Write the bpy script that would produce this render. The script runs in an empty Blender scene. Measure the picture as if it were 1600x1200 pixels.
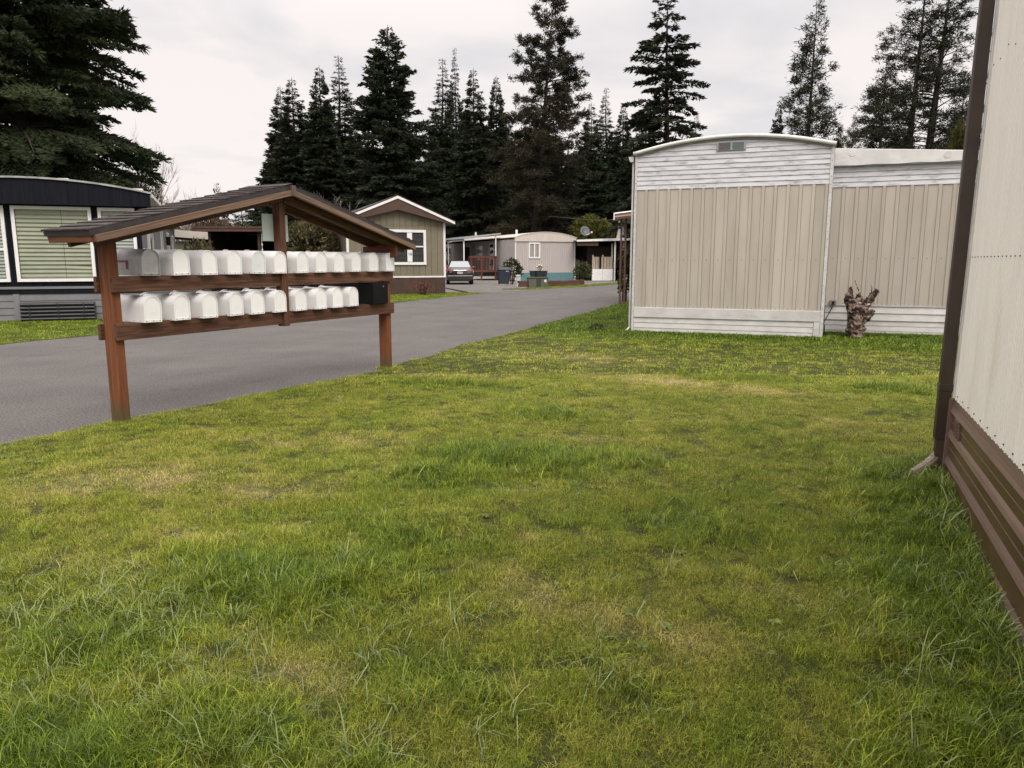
import bpy, bmesh, math, random
import numpy as np
from mathutils import Vector, Matrix
R = math.radians
random.seed(7)
rng = np.random.default_rng(11)
S = bpy.context.scene
C = S.collection

# ------------------------------------------------------------------ camera
F, PITCH, EYE = 1170.0, math.atan(192 / 1170.0), 1.45      # focal length in photo pixels (1600 wide), metres
cam = bpy.data.cameras.new('camera')
cam.sensor_width = 36.0
cam.lens = F / 1600 * 36
cam.clip_start, cam.clip_end = 0.05, 3000
camo = bpy.data.objects.new('camera', cam)
camo.location = (0, 0, EYE)
camo.rotation_euler = (math.pi / 2 - PITCH, 0, 0)
C.objects.link(camo)
S.camera = camo
S.render.resolution_x, S.render.resolution_y = 1024, 768

# ------------------------------------------------------------------ sky and sun
SUN_EL, SUN_AZ = 50, 160          # degrees; azimuth clockwise from +Y (the viewing direction): behind, a little right
w = bpy.data.worlds.new('World')
S.world = w
w.use_nodes = True
nt = w.node_tree
nt.nodes.clear()
N, LK = nt.nodes.new, nt.links.new
out = N('ShaderNodeOutputWorld')
bg1, bg2, add = N('ShaderNodeBackground'), N('ShaderNodeBackground'), N('ShaderNodeAddShader')
sky = N('ShaderNodeTexSky')
sky.sky_type = 'NISHITA'
sky.sun_disc = False
sky.sun_elevation = R(SUN_EL)
sky.sun_rotation = R(SUN_AZ)
sky.dust_density = 3
bg1.inputs['Strength'].default_value = 0.012
LK(sky.outputs[0], bg1.inputs['Color'])
tc = N('ShaderNodeTexCoord')
sep = N('ShaderNodeSeparateXYZ')
LK(tc.outputs['Generated'], sep.inputs[0])
# cloud deck: project the direction on a high flat layer so that the clouds flatten towards the horizon
mz = N('ShaderNodeMath'); mz.operation = 'MAXIMUM'; mz.inputs[1].default_value = 0.0
LK(sep.outputs['Z'], mz.inputs[0])
az = N('ShaderNodeMath'); az.operation = 'ADD'; az.inputs[1].default_value = 0.16
LK(mz.outputs[0], az.inputs[0])
dx = N('ShaderNodeMath'); dx.operation = 'DIVIDE'
dy = N('ShaderNodeMath'); dy.operation = 'DIVIDE'
LK(sep.outputs['X'], dx.inputs[0]); LK(az.outputs[0], dx.inputs[1])
LK(sep.outputs['Y'], dy.inputs[0]); LK(az.outputs[0], dy.inputs[1])
cmb = N('ShaderNodeCombineXYZ')
LK(dx.outputs[0], cmb.inputs[0]); LK(dy.outputs[0], cmb.inputs[1])
cn = N('ShaderNodeTexNoise')
cn.inputs['Scale'].default_value = 0.95
cn.inputs['Detail'].default_value = 5
cn.inputs['Roughness'].default_value = 0.5
cn.inputs['Distortion'].default_value = 0.3
LK(cmb.outputs[0], cn.inputs['Vector'])
cr = N('ShaderNodeValToRGB')
cr.color_ramp.elements[0].position, cr.color_ramp.elements[0].color = 0.36, (0.70, 0.685, 0.70, 1)
cr.color_ramp.elements[1].position, cr.color_ramp.elements[1].color = 0.53, (0.955, 0.875, 0.845, 1)
LK(cn.outputs['Fac'], cr.inputs['Fac'])
LK(cr.outputs['Color'], bg2.inputs['Color'])
# an overcast sky is brighter overhead than near the horizon
ov = N('ShaderNodeMapRange'); ov.interpolation_type = 'SMOOTHSTEP'
ov.inputs['From Min'].default_value, ov.inputs['From Max'].default_value = 0.24, 0.80
ov.inputs['To Min'].default_value, ov.inputs['To Max'].default_value = 0.785, 2.25
LK(sep.outputs['Z'], ov.inputs['Value'])
LK(ov.outputs[0], bg2.inputs['Strength'])
LK(bg1.outputs[0], add.inputs[0]); LK(bg2.outputs[0], add.inputs[1]); LK(add.outputs[0], out.inputs['Surface'])

sun = bpy.data.lights.new('sun', 'SUN')
sun.energy, sun.angle, sun.color = 1.4, R(28), (1.0, 0.95, 0.88)
suno = bpy.data.objects.new('sun', sun)
d = Vector((math.sin(R(SUN_AZ)) * math.cos(R(SUN_EL)), math.cos(R(SUN_AZ)) * math.cos(R(SUN_EL)), math.sin(R(SUN_EL))))
suno.rotation_euler = d.to_track_quat('Z', 'Y').to_euler()
suno.location = (0, 0, 40)
C.objects.link(suno)

vs = S.view_settings
vs.view_transform, vs.look, vs.exposure, vs.gamma = 'Standard', 'None', 0.3, 1.0
vs.use_curve_mapping = False
S.render.engine = 'CYCLES'
S.cycles.use_denoising = True
S.cycles.denoiser = 'OPENIMAGEDENOISE'
S.cycles.denoising_prefilter = 'NONE'
S.cycles.max_bounces = 5
S.cycles.diffuse_bounces = 2
S.cycles.transparent_max_bounces = 4

# ------------------------------------------------------------------ pixel helpers (a pixel is a direction only)
_c, _s = math.cos(PITCH), math.sin(PITCH)
def ray(u, v):
    x, z = (u - 800) / F, -(v - 600) / F
    return Vector((x, _c + _s * z, -_s + _c * z))
def ground(u, v, z=0.0):
    d = ray(u, v)
    return Vector((0, 0, EYE)) + d * ((z - EYE) / d.z)
def at_depth(u, v, Y):
    d = ray(u, v)
    return Vector((0, 0, EYE)) + d * (Y / d.y)

# ------------------------------------------------------------------ noise in numpy (for grass and stains)
_perm = np.random.default_rng(3).random((256, 256))
def vnoise(x, y):
    xi, yi = np.floor(x).astype(int), np.floor(y).astype(int)
    fx, fy = x - xi, y - yi
    fx, fy = fx * fx * (3 - 2 * fx), fy * fy * (3 - 2 * fy)
    g = lambda a, b: _perm[a % 256, b % 256]
    return (g(xi, yi) * (1 - fx) + g(xi + 1, yi) * fx) * (1 - fy) + (g(xi, yi + 1) * (1 - fx) + g(xi + 1, yi + 1) * fx) * fy
def fbm(x, y, o=4):
    s, a, t = 0, 0.5, 0
    for k in range(o):
        s = s + a * vnoise(x * 2 ** k + 17 * k, y * 2 ** k + 31 * k); t += a; a *= 0.5
    return s / t

# ------------------------------------------------------------------ materials
MATS = {}
def mat(name, col, rough=0.6, var=0.12, scale=6.0, col2=None, metal=0.0, bump=0.0, bscale=40.0, stretch=(1, 1, 1),
        rand=0.0, spec=0.4, lo=0.35, hi=0.65, trans=0.0, detail=5, coat=0.0):
    """Principled material: two colours mixed by noise in object space, per-object brightness and bump."""
    if name in MATS: return MATS[name]
    m = bpy.data.materials.new(name); m.use_nodes = True
    t = m.node_tree; n, l = t.nodes.new, t.links.new
    p = t.nodes['Principled BSDF']
    p.inputs['Roughness'].default_value = rough
    p.inputs['Metallic'].default_value = metal
    p.inputs['Specular IOR Level'].default_value = spec
    if coat: p.inputs['Coat Weight'].default_value = coat
    co = n('ShaderNodeTexCoord'); mp = n('ShaderNodeMapping'); mp.inputs['Scale'].default_value = stretch
    l(co.outputs['Object'], mp.inputs['Vector'])
    oi = n('ShaderNodeObjectInfo')
    ad = n('ShaderNodeVectorMath'); ad.operation = 'MULTIPLY_ADD'
    cr_ = n('ShaderNodeCombineXYZ')
    for i in range(3): l(oi.outputs['Random'], cr_.inputs[i])
    ad.inputs[1].default_value = (13.7, 7.3, 21.1)
    l(cr_.outputs[0], ad.inputs[0]); l(mp.outputs[0], ad.inputs[2])
    nz = n('ShaderNodeTexNoise'); nz.inputs['Scale'].default_value = scale; nz.inputs['Detail'].default_value = detail
    nz.inputs['Roughness'].default_value = 0.6
    l(ad.outputs[0], nz.inputs['Vector'])
    rp = n('ShaderNodeValToRGB')
    c2 = col2 if col2 else tuple(min(1, c * (1 + var)) for c in col)
    c1 = col if col2 else tuple(c * (1 - var) for c in col)
    rp.color_ramp.elements[0].position, rp.color_ramp.elements[0].color = lo, (*c1, 1)
    rp.color_ramp.elements[1].position, rp.color_ramp.elements[1].color = hi, (*c2, 1)
    l(nz.outputs['Fac'], rp.inputs['Fac'])
    src = rp.outputs['Color']
    if rand:
        mr = n('ShaderNodeMapRange'); mr.inputs['To Min'].default_value = 1 - rand; mr.inputs['To Max'].default_value = 1 + rand
        l(oi.outputs['Random'], mr.inputs['Value'])
        mx = n('ShaderNodeVectorMath'); mx.operation = 'SCALE'
        l(src, mx.inputs[0]); l(mr.outputs[0], mx.inputs['Scale']); src = mx.outputs[0]
    l(src, p.inputs['Base Color'])
    if bump:
        bn = n('ShaderNodeTexNoise'); bn.inputs['Scale'].default_value = bscale; bn.inputs['Detail'].default_value = 4
        l(ad.outputs[0], bn.inputs['Vector'])
        bp = n('ShaderNodeBump'); bp.inputs['Strength'].default_value = bump; bp.inputs['Distance'].default_value = 0.01
        l(bn.outputs['Fac'], bp.inputs['Height']); l(bp.outputs[0], p.inputs['Normal'])
    MATS[name] = m
    m['src'] = 0
    return m

def stain(m, col, scale, stretch, lo, hi, amount=0.8):
    """Lay a second, patchy colour (dirt, algae, wear) over a material's base colour."""
    t = m.node_tree; n, l = t.nodes.new, t.links.new
    p = t.nodes['Principled BSDF']
    old = p.inputs['Base Color'].links[0].from_socket
    co = n('ShaderNodeTexCoord'); mp = n('ShaderNodeMapping'); mp.inputs['Scale'].default_value = stretch
    l(co.outputs['Object'], mp.inputs['Vector'])
    nz = n('ShaderNodeTexNoise'); nz.inputs['Scale'].default_value = scale; nz.inputs['Detail'].default_value = 6; nz.inputs['Roughness'].default_value = 0.65
    l(mp.outputs[0], nz.inputs['Vector'])
    mr = n('ShaderNodeMapRange'); mr.inputs['From Min'].default_value = lo; mr.inputs['From Max'].default_value = hi
    mr.inputs['To Max'].default_value = amount
    l(nz.outputs['Fac'], mr.inputs['Value'])
    mx = n('ShaderNodeMix'); mx.data_type = 'RGBA'
    l(mr.outputs[0], mx.inputs['Factor']); l(old, mx.inputs['A']); mx.inputs['B'].default_value = (*col, 1)
    l(mx.outputs['Result'], p.inputs['Base Color'])
    return m

# ------------------------------------------------------------------ mesh builder
class B:
    def __init__(s): s.v, s.f = [], []
    def add(s, vs, fs):
        o = len(s.v); s.v += [tuple(x) for x in vs]; s.f += [tuple(i + o for i in f) for f in fs]; return s
    def box(s, x0, x1, y0, y1, z0, z1):
        return s.add([(x0, y0, z0), (x1, y0, z0), (x1, y1, z0), (x0, y1, z0), (x0, y0, z1), (x1, y0, z1), (x1, y1, z1), (x0, y1, z1)],
                     [(0, 3, 2, 1), (4, 5, 6, 7), (0, 1, 5, 4), (1, 2, 6, 5), (2, 3, 7, 6), (3, 0, 4, 7)])
    def prism(s, pts, a0, a1, axis='y'):
        """Extrude a closed 2D outline: axis y takes (x,z), axis x takes (y,z), axis z takes (x,y)."""
        P = {'y': lambda p, a: (p[0], a, p[1]), 'x': lambda p, a: (a, p[0], p[1]), 'z': lambda p, a: (p[0], p[1], a)}[axis]
        n = len(pts)
        vs = [P(p, a0) for p in pts] + [P(p, a1) for p in pts]
        fs = [(i, (i + 1) % n, (i + 1) % n + n, i + n) for i in range(n)] + [tuple(range(n - 1, -1, -1)), tuple(range(n, 2 * n))]
        return s.add(vs, fs)
    def tube(s, pts, rad, n=8, caps=True):
        pts = [Vector(p) for p in pts]
        if not hasattr(rad, '__len__'): rad = [rad] * len(pts)
        vs, fs = [], []
        for i, p in enumerate(pts):
            t = (pts[min(i + 1, len(pts) - 1)] - pts[max(i - 1, 0)]).normalized()
            a = t.orthogonal().normalized() if i == 0 else (a - t * a.dot(t)).normalized()
            b = t.cross(a)
            vs += [p + (a * math.cos(2 * math.pi * k / n) + b * math.sin(2 * math.pi * k / n)) * rad[i] for k in range(n)]
        for i in range(len(pts) - 1):
            fs += [(i * n + k, i * n + (k + 1) % n, (i + 1) * n + (k + 1) % n, (i + 1) * n + k) for k in range(n)]
        if caps: fs += [tuple(range(n - 1, -1, -1)), tuple(range((len(pts) - 1) * n, len(pts) * n))]
        return s.add(vs, fs)
    def mesh(s, name):
        m = bpy.data.meshes.new(name); m.from_pydata(s.v, [], s.f)
        bm = bmesh.new(); bm.from_mesh(m); bmesh.ops.recalc_face_normals(bm, faces=bm.faces); bm.to_mesh(m); bm.free()
        return m
    def obj(s, name, m, parent=None, bevel=0.0, smooth=False, loc=None, rot=None, **props):
        me = s.mesh(name); me.materials.append(m)
        if smooth: me.polygons.foreach_set('use_smooth', [True] * len(me.polygons))
        return put(name, me, parent, bevel, loc, rot, **props)

def put(name, me, parent=None, bevel=0.0, loc=None, rot=None, **props):
    o = bpy.data.objects.new(name, me); C.objects.link(o)
    if parent is not None: o.parent = parent
    if loc is not None: o.location = loc
    if rot is not None: o.rotation_euler = rot
    if bevel:
        b = o.modifiers.new('bevel', 'BEVEL'); b.width = bevel; b.segments = 2; b.limit_method = 'ANGLE'; b.harden_normals = False
    for k, v in props.items(): o[k] = v
    return o
def thing(name, label, cat, loc=(0, 0, 0), rz=0.0, group=None):
    o = bpy.data.objects.new(name, None); o.empty_display_size = 0.2
    C.objects.link(o); o.location = loc; o.rotation_euler = (0, 0, rz)
    o['label'], o['category'] = label, cat
    if group: o['group'] = group
    return o
def raw_mesh(name, V, Fa, mats, smooth=False):
    """Mesh from numpy arrays; Fa is (n,3) or (n,4)."""
    me = bpy.data.meshes.new(name)
    V = np.asarray(V, np.float32); Fa = np.asarray(Fa, np.int32)
    k = Fa.shape[1]
    me.vertices.add(len(V)); me.vertices.foreach_set('co', V.ravel())
    me.loops.add(Fa.size); me.loops.foreach_set('vertex_index', Fa.ravel())
    me.polygons.add(len(Fa)); me.polygons.foreach_set('loop_start', np.arange(len(Fa), dtype=np.int32) * k)
    me.polygons.foreach_set('loop_total', np.full(len(Fa), k, np.int32))
    if smooth: me.polygons.foreach_set('use_smooth', np.ones(len(Fa), bool))
    me.materials.append(mats); me.update(calc_edges=True)
    return me
def text_mesh(txt, size, name, m, parent, loc, rot, depth=0.004):
    cu = bpy.data.curves.new(name, 'FONT'); cu.body = txt; cu.size = size; cu.extrude = depth; cu.align_x = 'CENTER'; cu.align_y = 'CENTER'
    t = bpy.data.objects.new(name + '_curve', cu); C.objects.link(t)
    bpy.context.view_layer.update()
    me = bpy.data.meshes.new_from_object(t.evaluated_get(bpy.context.evaluated_depsgraph_get()))
    bpy.data.objects.remove(t); bpy.data.curves.remove(cu)
    me.materials.clear(); me.materials.append(m)
    return put(name, me, parent, 0, loc, rot)
# ================================================================== GROUND
m_earth = mat('gravel_earth', (0.13, 0.115, 0.10), 0.95, scale=3, col2=(0.20, 0.18, 0.155), bump=0.5, bscale=60)
m_asph = mat('asphalt', (0.076, 0.070, 0.066), 0.9, scale=0.7, col2=(0.106, 0.098, 0.092), bump=0.7, bscale=130, lo=0.3, hi=0.7)
def asphalt_speckle(m):
    t = m.node_tree; n, l = t.nodes.new, t.links.new
    p = t.nodes['Principled BSDF']; old = p.inputs['Base Color'].links[0].from_socket
    co = n('ShaderNodeTexCoord'); nz = n('ShaderNodeTexNoise'); nz.inputs['Scale'].default_value = 48; nz.inputs['Detail'].default_value = 6
    l(co.outputs['Object'], nz.inputs['Vector'])
    mr = n('ShaderNodeMapRange'); mr.inputs['From Min'].default_value = 0.3; mr.inputs['From Max'].default_value = 0.7
    mr.inputs['To Min'].default_value = 0.35; mr.inputs['To Max'].default_value = 1.75
    l(nz.outputs['Fac'], mr.inputs['Value'])
    # long paler wheel tracks and roller marks running with the road
    mp = n('ShaderNodeMapping'); mp.inputs['Rotation'].default_value = (0, 0, R(-20)); mp.vector_type = 'TEXTURE'; mp.inputs['Scale'].default_value = (1.6, 28, 1)
    l(co.outputs['Object'], mp.inputs['Vector'])
    n2 = n('ShaderNodeTexNoise'); n2.inputs['Scale'].default_value = 2.2; n2.inputs['Detail'].default_value = 4
    l(mp.outputs[0], n2.inputs['Vector'])
    m2 = n('ShaderNodeMapRange'); m2.inputs['From Min'].default_value = 0.3; m2.inputs['From Max'].default_value = 0.7
    m2.inputs['To Min'].default_value = 0.93; m2.inputs['To Max'].default_value = 1.07
    l(n2.outputs['Fac'], m2.inputs['Value'])
    mu = n('ShaderNodeMath'); mu.operation = 'MULTIPLY'; l(mr.outputs[0], mu.inputs[0]); l(m2.outputs[0], mu.inputs[1])
    sc = n('ShaderNodeVectorMath'); sc.operation = 'SCALE'; l(old, sc.inputs[0]); l(mu.outputs[0], sc.inputs['Scale'])
    l(sc.outputs[0], p.inputs['Base Color'])
asphalt_speckle(m_asph)
stain(m_asph, (0.050, 0.047, 0.045), 1.7, (1, 1, 1), 0.60, 0.74, 0.55)
stain(m_asph, (0.20, 0.185, 0.165), 9.0, (1, 1, 1), 0.66, 0.72, 0.35)

def slope(y):
    d_ = np.clip(5.0 - np.asarray(y, float), 0, 7); return -0.068 * d_ * (d_ / (d_ + 0.5))
gy = [-60, -10] + list(np.arange(-2, 5.6, 0.5)) + [620]
V, Fa = [], []
for i, y in enumerate(gy): V += [(-420, y, -0.07 + float(slope(y))), (420, y, -0.07 + float(slope(y)))]
for i in range(len(gy) - 1): Fa.append((2 * i, 2 * i + 1, 2 * i + 3, 2 * i + 2))
put('ground', raw_mesh('ground', V, Fa, m_earth), kind='structure')
# edges of the road, measured where they meet the ground
EDGE = [(-14, -10.9), (-6, -9.6), (0, -7.0), (5.79, -4.07), (6.8, -3.56), (10.0, -1.73), (13.5, -0.66), (17.7, 0.92), (27.9, 4.38), (36, 7.3), (48, 12.5), (70, 23)]
FAR = [(-14, -19), (4, -12.3), (13.16, -9.04), (14.8, -8.23), (26.6, -4.07), (35.3, -1.05), (38.4, 0.75), (39.4, 1.34), (42.3, 3.58), (48.2, 6.86), (54, 10.6), (70, 21)]
def edge_x(y): return np.interp(y, [e[0] for e in EDGE], [e[1] for e in EDGE])
def far_x(y): return np.interp(y, [e[0] for e in FAR], [e[1] for e in FAR])
ys = np.linspace(-14, 70, 169)
V, Fa = [], []
for i, y in enumerate(ys):
    a, b = far_x(y) - 0.22, edge_x(y) + 0.12
    V += [(a + (b - a) * k / 8, y, 0.6 * float(slope(y + 3))) for k in range(9)]
for i in range(len(ys) - 1):
    for k in range(8):
        o = i * 9 + k; Fa.append((o, o + 1, o + 10, o + 9))
put('road', raw_mesh('road', V, Fa, m_asph), kind='structure')
m_drive = mat('driveway_gravel', (0.10, 0.094, 0.088), 0.9, scale=2, col2=(0.155, 0.146, 0.137), bump=0.6, bscale=90)
B().prism([(-1.6, 34.2), (1.6, 39.0), (0.3, 43.5), (-0.9, 47.2), (-1.2, 54), (-4.2, 64), (-9.5, 64), (-5.6, 52), (-4.2, 44), (-2.6, 38)], -0.05, -0.008, 'z').obj('driveway', m_drive, kind='structure')

# ---------------------------------------------------------------- lawn colour and growth maps (world metres)
def blob(px, py, X, Y, rx, ry=None, ang=20):
    c = ground(px, py); ry = ry or rx
    dx, dy = X - c.x, Y - c.y
    ca, sa = math.cos(R(ang)), math.sin(R(ang))
    u, v = dx * ca - dy * sa, dx * sa + dy * ca
    return np.exp(-((u / rx) ** 2 + (v / ry) ** 2))
def wall_dist(X, Y):
    """distance from the near home's left wall (positive on the lawn)"""
    a = R(22.5); nx, ny = -math.cos(a), math.sin(a)
    return (X - 2.91) * nx + (Y - 4.87) * ny
def home_dist(X, Y):
    a = R(21.5); return (2.43 - X) * math.sin(a) + (15.25 - Y) * math.cos(a)
def lawn_maps(X, Y):
    n1, n2, n3 = fbm(X * 0.9 + 5, Y * 0.9), fbm(X * 2.6 + 40, Y * 2.6 + 9), fbm(X * 7 + 3, Y * 7 + 77, 3)
    lush = np.zeros_like(X)
    for px, py, rx, ry, a in ((800, 715, .62, .42, 1), (935, 720, .5, .22, .6), (690, 745, .4, .3, .7), (420, 880, .62, .30, .9), (560, 870, .5, .22, .7), (640, 830, .4, .25, .5),
                              (1395, 607, .42, .3, 1), (870, 650, .45, .28, .55), (700, 600, .7, .3, .45), (60, 1120, .5, .35, .9), (150, 960, .4, .22, .7), (330, 1080, .45, .2, .7),
                              (700, 1030, .35, .2, .4), (950, 1010, .25, .2, .3), (1080, 820, .4, .25, .4), (560, 1150, .3, .14, .6), (1130, 590, .8, .35, .35), (1250, 700, .4, .3, .3)):
        lush = np.maximum(lush, a * blob(px, py, X, Y, rx, ry))
    wd = wall_dist(X, Y); near_wall = np.clip(1 - (wd - 0.05) / 0.75, 0, 1) * (Y < 5.3) * (Y > -2)
    hd = home_dist(X, Y); near_home = np.clip(1 - (hd - 0.1) / 2.3, 0, 1) * (X > 0.5)
    corner = blob(905, 490, X, Y, 2.2, 3.6, -20)
    lush = np.maximum.reduce([lush, 0.95 * near_wall, 0.95 * near_home, 0.85 * corner])
    lush = np.clip(lush * (0.6 + 0.8 * n2) + 0.55 * np.clip(n1 - 0.55, 0, 1) + 0.6 * np.clip(n2 - 0.62, 0, 1), 0, 1)
    dry = np.zeros_like(X)
    for px, py, rx, ry, a in ((1040, 598, 1.0, .45, .9), (1180, 610, .6, .3, .6), (900, 560, 1.3, .5, .6), (250, 750, .5, .3, .75), (90, 760, .4, .3, .75), (400, 760, .4, .25, .6), (280, 830, .35, .2, .5),
                              (925, 685, .18, .12, .9), (200, 870, .3, .14, .45), (1300, 660, .45, .3, .5), (560, 690, .4, .2, .5), (400, 690, .5, .2, .45), (730, 590, .9, .3, .5),
                              (480, 1000, .25, .12, .5), (1050, 960, .35, .18, .4), (860, 900, .5, .2, .35), (1480, 590, .5, .3, .4)):
        dry = np.maximum(dry, a * blob(px, py, X, Y, rx, ry))
    dry = np.clip(dry * (0.35 + 1.2 * n3) + 0.75 * np.clip(n3 - 0.6, 0, 1) + 0.35 * np.clip(0.42 - n1, 0, 1), 0, 1) * (1 - lush)
    tint = np.clip(0.40 - 0.36 * lush + 0.48 * dry + 0.36 * (n2 - 0.5) + 0.25 * (n3 - 0.5), 0, 1)
    return lush, dry, tint

# the lawn sheet: follows the road edge, rolls gently
m_lawn = bpy.data.materials.new('lawn_soil'); m_lawn.use_nodes = True
t = m_lawn.node_tree; p = t.nodes['Principled BSDF']; p.inputs['Roughness'].default_value = 0.95; p.inputs['Specular IOR Level'].default_value = 0.1
an = t.nodes.new('ShaderNodeAttribute'); an.attribute_name = 'tint'
rp = t.nodes.new('ShaderNodeValToRGB')
e = rp.color_ramp.elements; e[0].position, e[0].color = 0.0, (0.016, 0.024, 0.006, 1); e[1].position, e[1].color = 1.0, (0.21, 0.175, 0.085, 1)
k = e.new(0.45); k.color = (0.050, 0.054, 0.014, 1); k = e.new(0.75); k.color = (0.12, 0.115, 0.04, 1)
nz = t.nodes.new('ShaderNodeTexNoise'); nz.inputs['Scale'].default_value = 60; nz.inputs['Detail'].default_value = 6
co = t.nodes.new('ShaderNodeTexCoord'); t.links.new(co.outputs['Object'], nz.inputs['Vector'])
ma = t.nodes.new('ShaderNodeMath'); ma.operation = 'MULTIPLY_ADD'; ma.inputs[1].default_value = 1.1; ma.use_clamp = True
sb = t.nodes.new('ShaderNodeMath'); sb.operation = 'SUBTRACT'; sb.inputs[1].default_value = 0.60
t.links.new(nz.outputs['Fac'], ma.inputs[0]); t.links.new(an.outputs['Fac'], sb.inputs[0]); t.links.new(sb.outputs[0], ma.inputs[2])
t.links.new(ma.outputs[0], rp.inputs['Fac']); t.links.new(rp.outputs[0], p.inputs['Base Color'])

def lawn_z(X, Y, t_edge):
    z = 0.012 + 0.05 * fbm(X * 0.7 + 9, Y * 0.7, 2) + 0.03 * fbm(X * 3.1, Y * 3.1 + 5, 3) - 0.02
    z = z - 0.027
    return np.where(t_edge < 0.25, 0.006 + (z - 0.006) * np.clip(t_edge / 0.25, 0, 1) ** 2, z) + np.where(X > edge_x(Y) - 1, slope(Y), 0.6 * slope(Y + 3))
def ragged(y): return 0.22 * (fbm(y * 1.3, y * 0 + 2.2, 3) - 0.5) + 0.10 * (fbm(y * 6.0, y * 0 + 7.7, 2) - 0.5)
def sheet(name, fy0, fy1, ny, tvals, xfun, sign):
    yy = np.linspace(fy0, fy1, ny) if np.isscalar(ny) else ny
    tv = np.asarray(tvals)
    Y, T = np.meshgrid(yy, tv, indexing='ij')
    X = xfun(Y) + sign * (T + ragged(Y) * np.exp(-T * 2))
    Z = lawn_z(X, Y, T)
    n, m_ = Y.shape
    idx = np.arange(n * m_).reshape(n, m_)
    Fq = np.stack([idx[:-1, :-1], idx[:-1, 1:], idx[1:, 1:], idx[1:, :-1]], -1).reshape(-1, 4)
    if sign < 0: Fq = Fq[:, ::-1]
    me = raw_mesh(name, np.stack([X, Y, Z], -1).reshape(-1, 3), Fq, m_lawn, True)
    at_ = me.attributes.new('tint', 'FLOAT', 'POINT'); at_.data.foreach_set('value', lawn_maps(X.ravel(), Y.ravel())[2].astype(np.float32))
    return put(name, me, kind='structure')
tl = np.concatenate([np.arange(0, 9, 0.14), np.arange(9, 30, 0.6)])
sheet('lawn', 0, 0, np.concatenate([np.arange(-6, 1, 0.5), np.arange(1, 20, 0.14), np.arange(20, 46, 0.7)]), tl, edge_x, 1)
sheet('verge', 0, 0, np.arange(6, 35.4, 0.3), np.concatenate([np.arange(0, 4, 0.25), np.arange(4, 16, 0.8)]), far_x, -1)
yv = np.arange(39.3, 60, 0.4)
sheet('far_verge', 0, 0, yv, np.array([0, 0.25, 0.6, 1.0, 1.4, 1.9]), far_x, -1)

# ---------------------------------------------------------------- grass: curved blades in tufts, scattered over lawn and verges
m_grass = bpy.data.materials.new('grass_blade'); m_grass.use_nodes = True
t = m_grass.node_tree; p = t.nodes['Principled BSDF']; n, l = t.nodes.new, t.links.new
p.inputs['Roughness'].default_value = 0.45; p.inputs['Specular IOR Level'].default_value = 0.24
an = n('ShaderNodeAttribute'); an.attribute_name = 'tint'; an.attribute_type = 'INSTANCER'
rp = n('ShaderNodeValToRGB'); e = rp.color_ramp.elements
e[0].position, e[0].color = 0.0, (0.075, 0.130, 0.012, 1); e[1].position, e[1].color = 1.0, (0.50, 0.41, 0.21, 1)
for pos, c_ in ((0.22, (0.160, 0.225, 0.018)), (0.45, (0.270, 0.300, 0.031)), (0.70, (0.39, 0.35, 0.090))): k = e.new(pos); k.color = (*c_, 1)
gi = n('ShaderNodeNewGeometry')
tv = n('ShaderNodeMapRange'); tv.inputs['To Min'].default_value = -0.17; tv.inputs['To Max'].default_value = 0.17
wn_ = n('ShaderNodeTexWhiteNoise'); wn_.noise_dimensions = '1D'; l(gi.outputs['Random Per Island'], wn_.inputs['W']); l(wn_.outputs['Value'], tv.inputs['Value'])
ta = n('ShaderNodeMath'); ta.operation = 'ADD'; ta.use_clamp = True; l(an.outputs['Fac'], ta.inputs[0]); l(tv.outputs[0], ta.inputs[1]); l(ta.outputs[0], rp.inputs['Fac'])
mr = n('ShaderNodeMapRange'); mr.inputs['To Min'].default_value = 0.38; mr.inputs['To Max'].default_value = 1.66
l(gi.outputs['Random Per Island'], mr.inputs['Value'])
oi_ = n('ShaderNodeObjectInfo'); mo = n('ShaderNodeMapRange'); mo.inputs['To Min'].default_value = 0.58; mo.inputs['To Max'].default_value = 1.42; l(oi_.outputs['Random'], mo.inputs['Value'])
mm_ = n('ShaderNodeMath'); mm_.operation = 'MULTIPLY'; l(mr.outputs[0], mm_.inputs[0]); l(mo.outputs[0], mm_.inputs[1])
sc = n('ShaderNodeVectorMath'); sc.operation = 'SCALE'; l(rp.outputs[0], sc.inputs[0]); l(mm_.outputs[0], sc.inputs['Scale'])
l(sc.outputs[0], p.inputs['Base Color'])
tr = n('ShaderNodeBsdfTranslucent'); l(sc.outputs[0], tr.inputs['Color'])
ms = n('ShaderNodeMixShader'); ms.inputs[0].default_value = 0.3
l(p.outputs[0], ms.inputs[1]); l(tr.outputs[0], ms.inputs[2]); l(ms.outputs[0], t.nodes['Material Output'].inputs['Surface'])
m_weed = mat('weed_leaf', (0.075, 0.105, 0.018), 0.7, scale=30, col2=(0.15, 0.18, 0.05), rand=0.25, spec=0.1)

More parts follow.
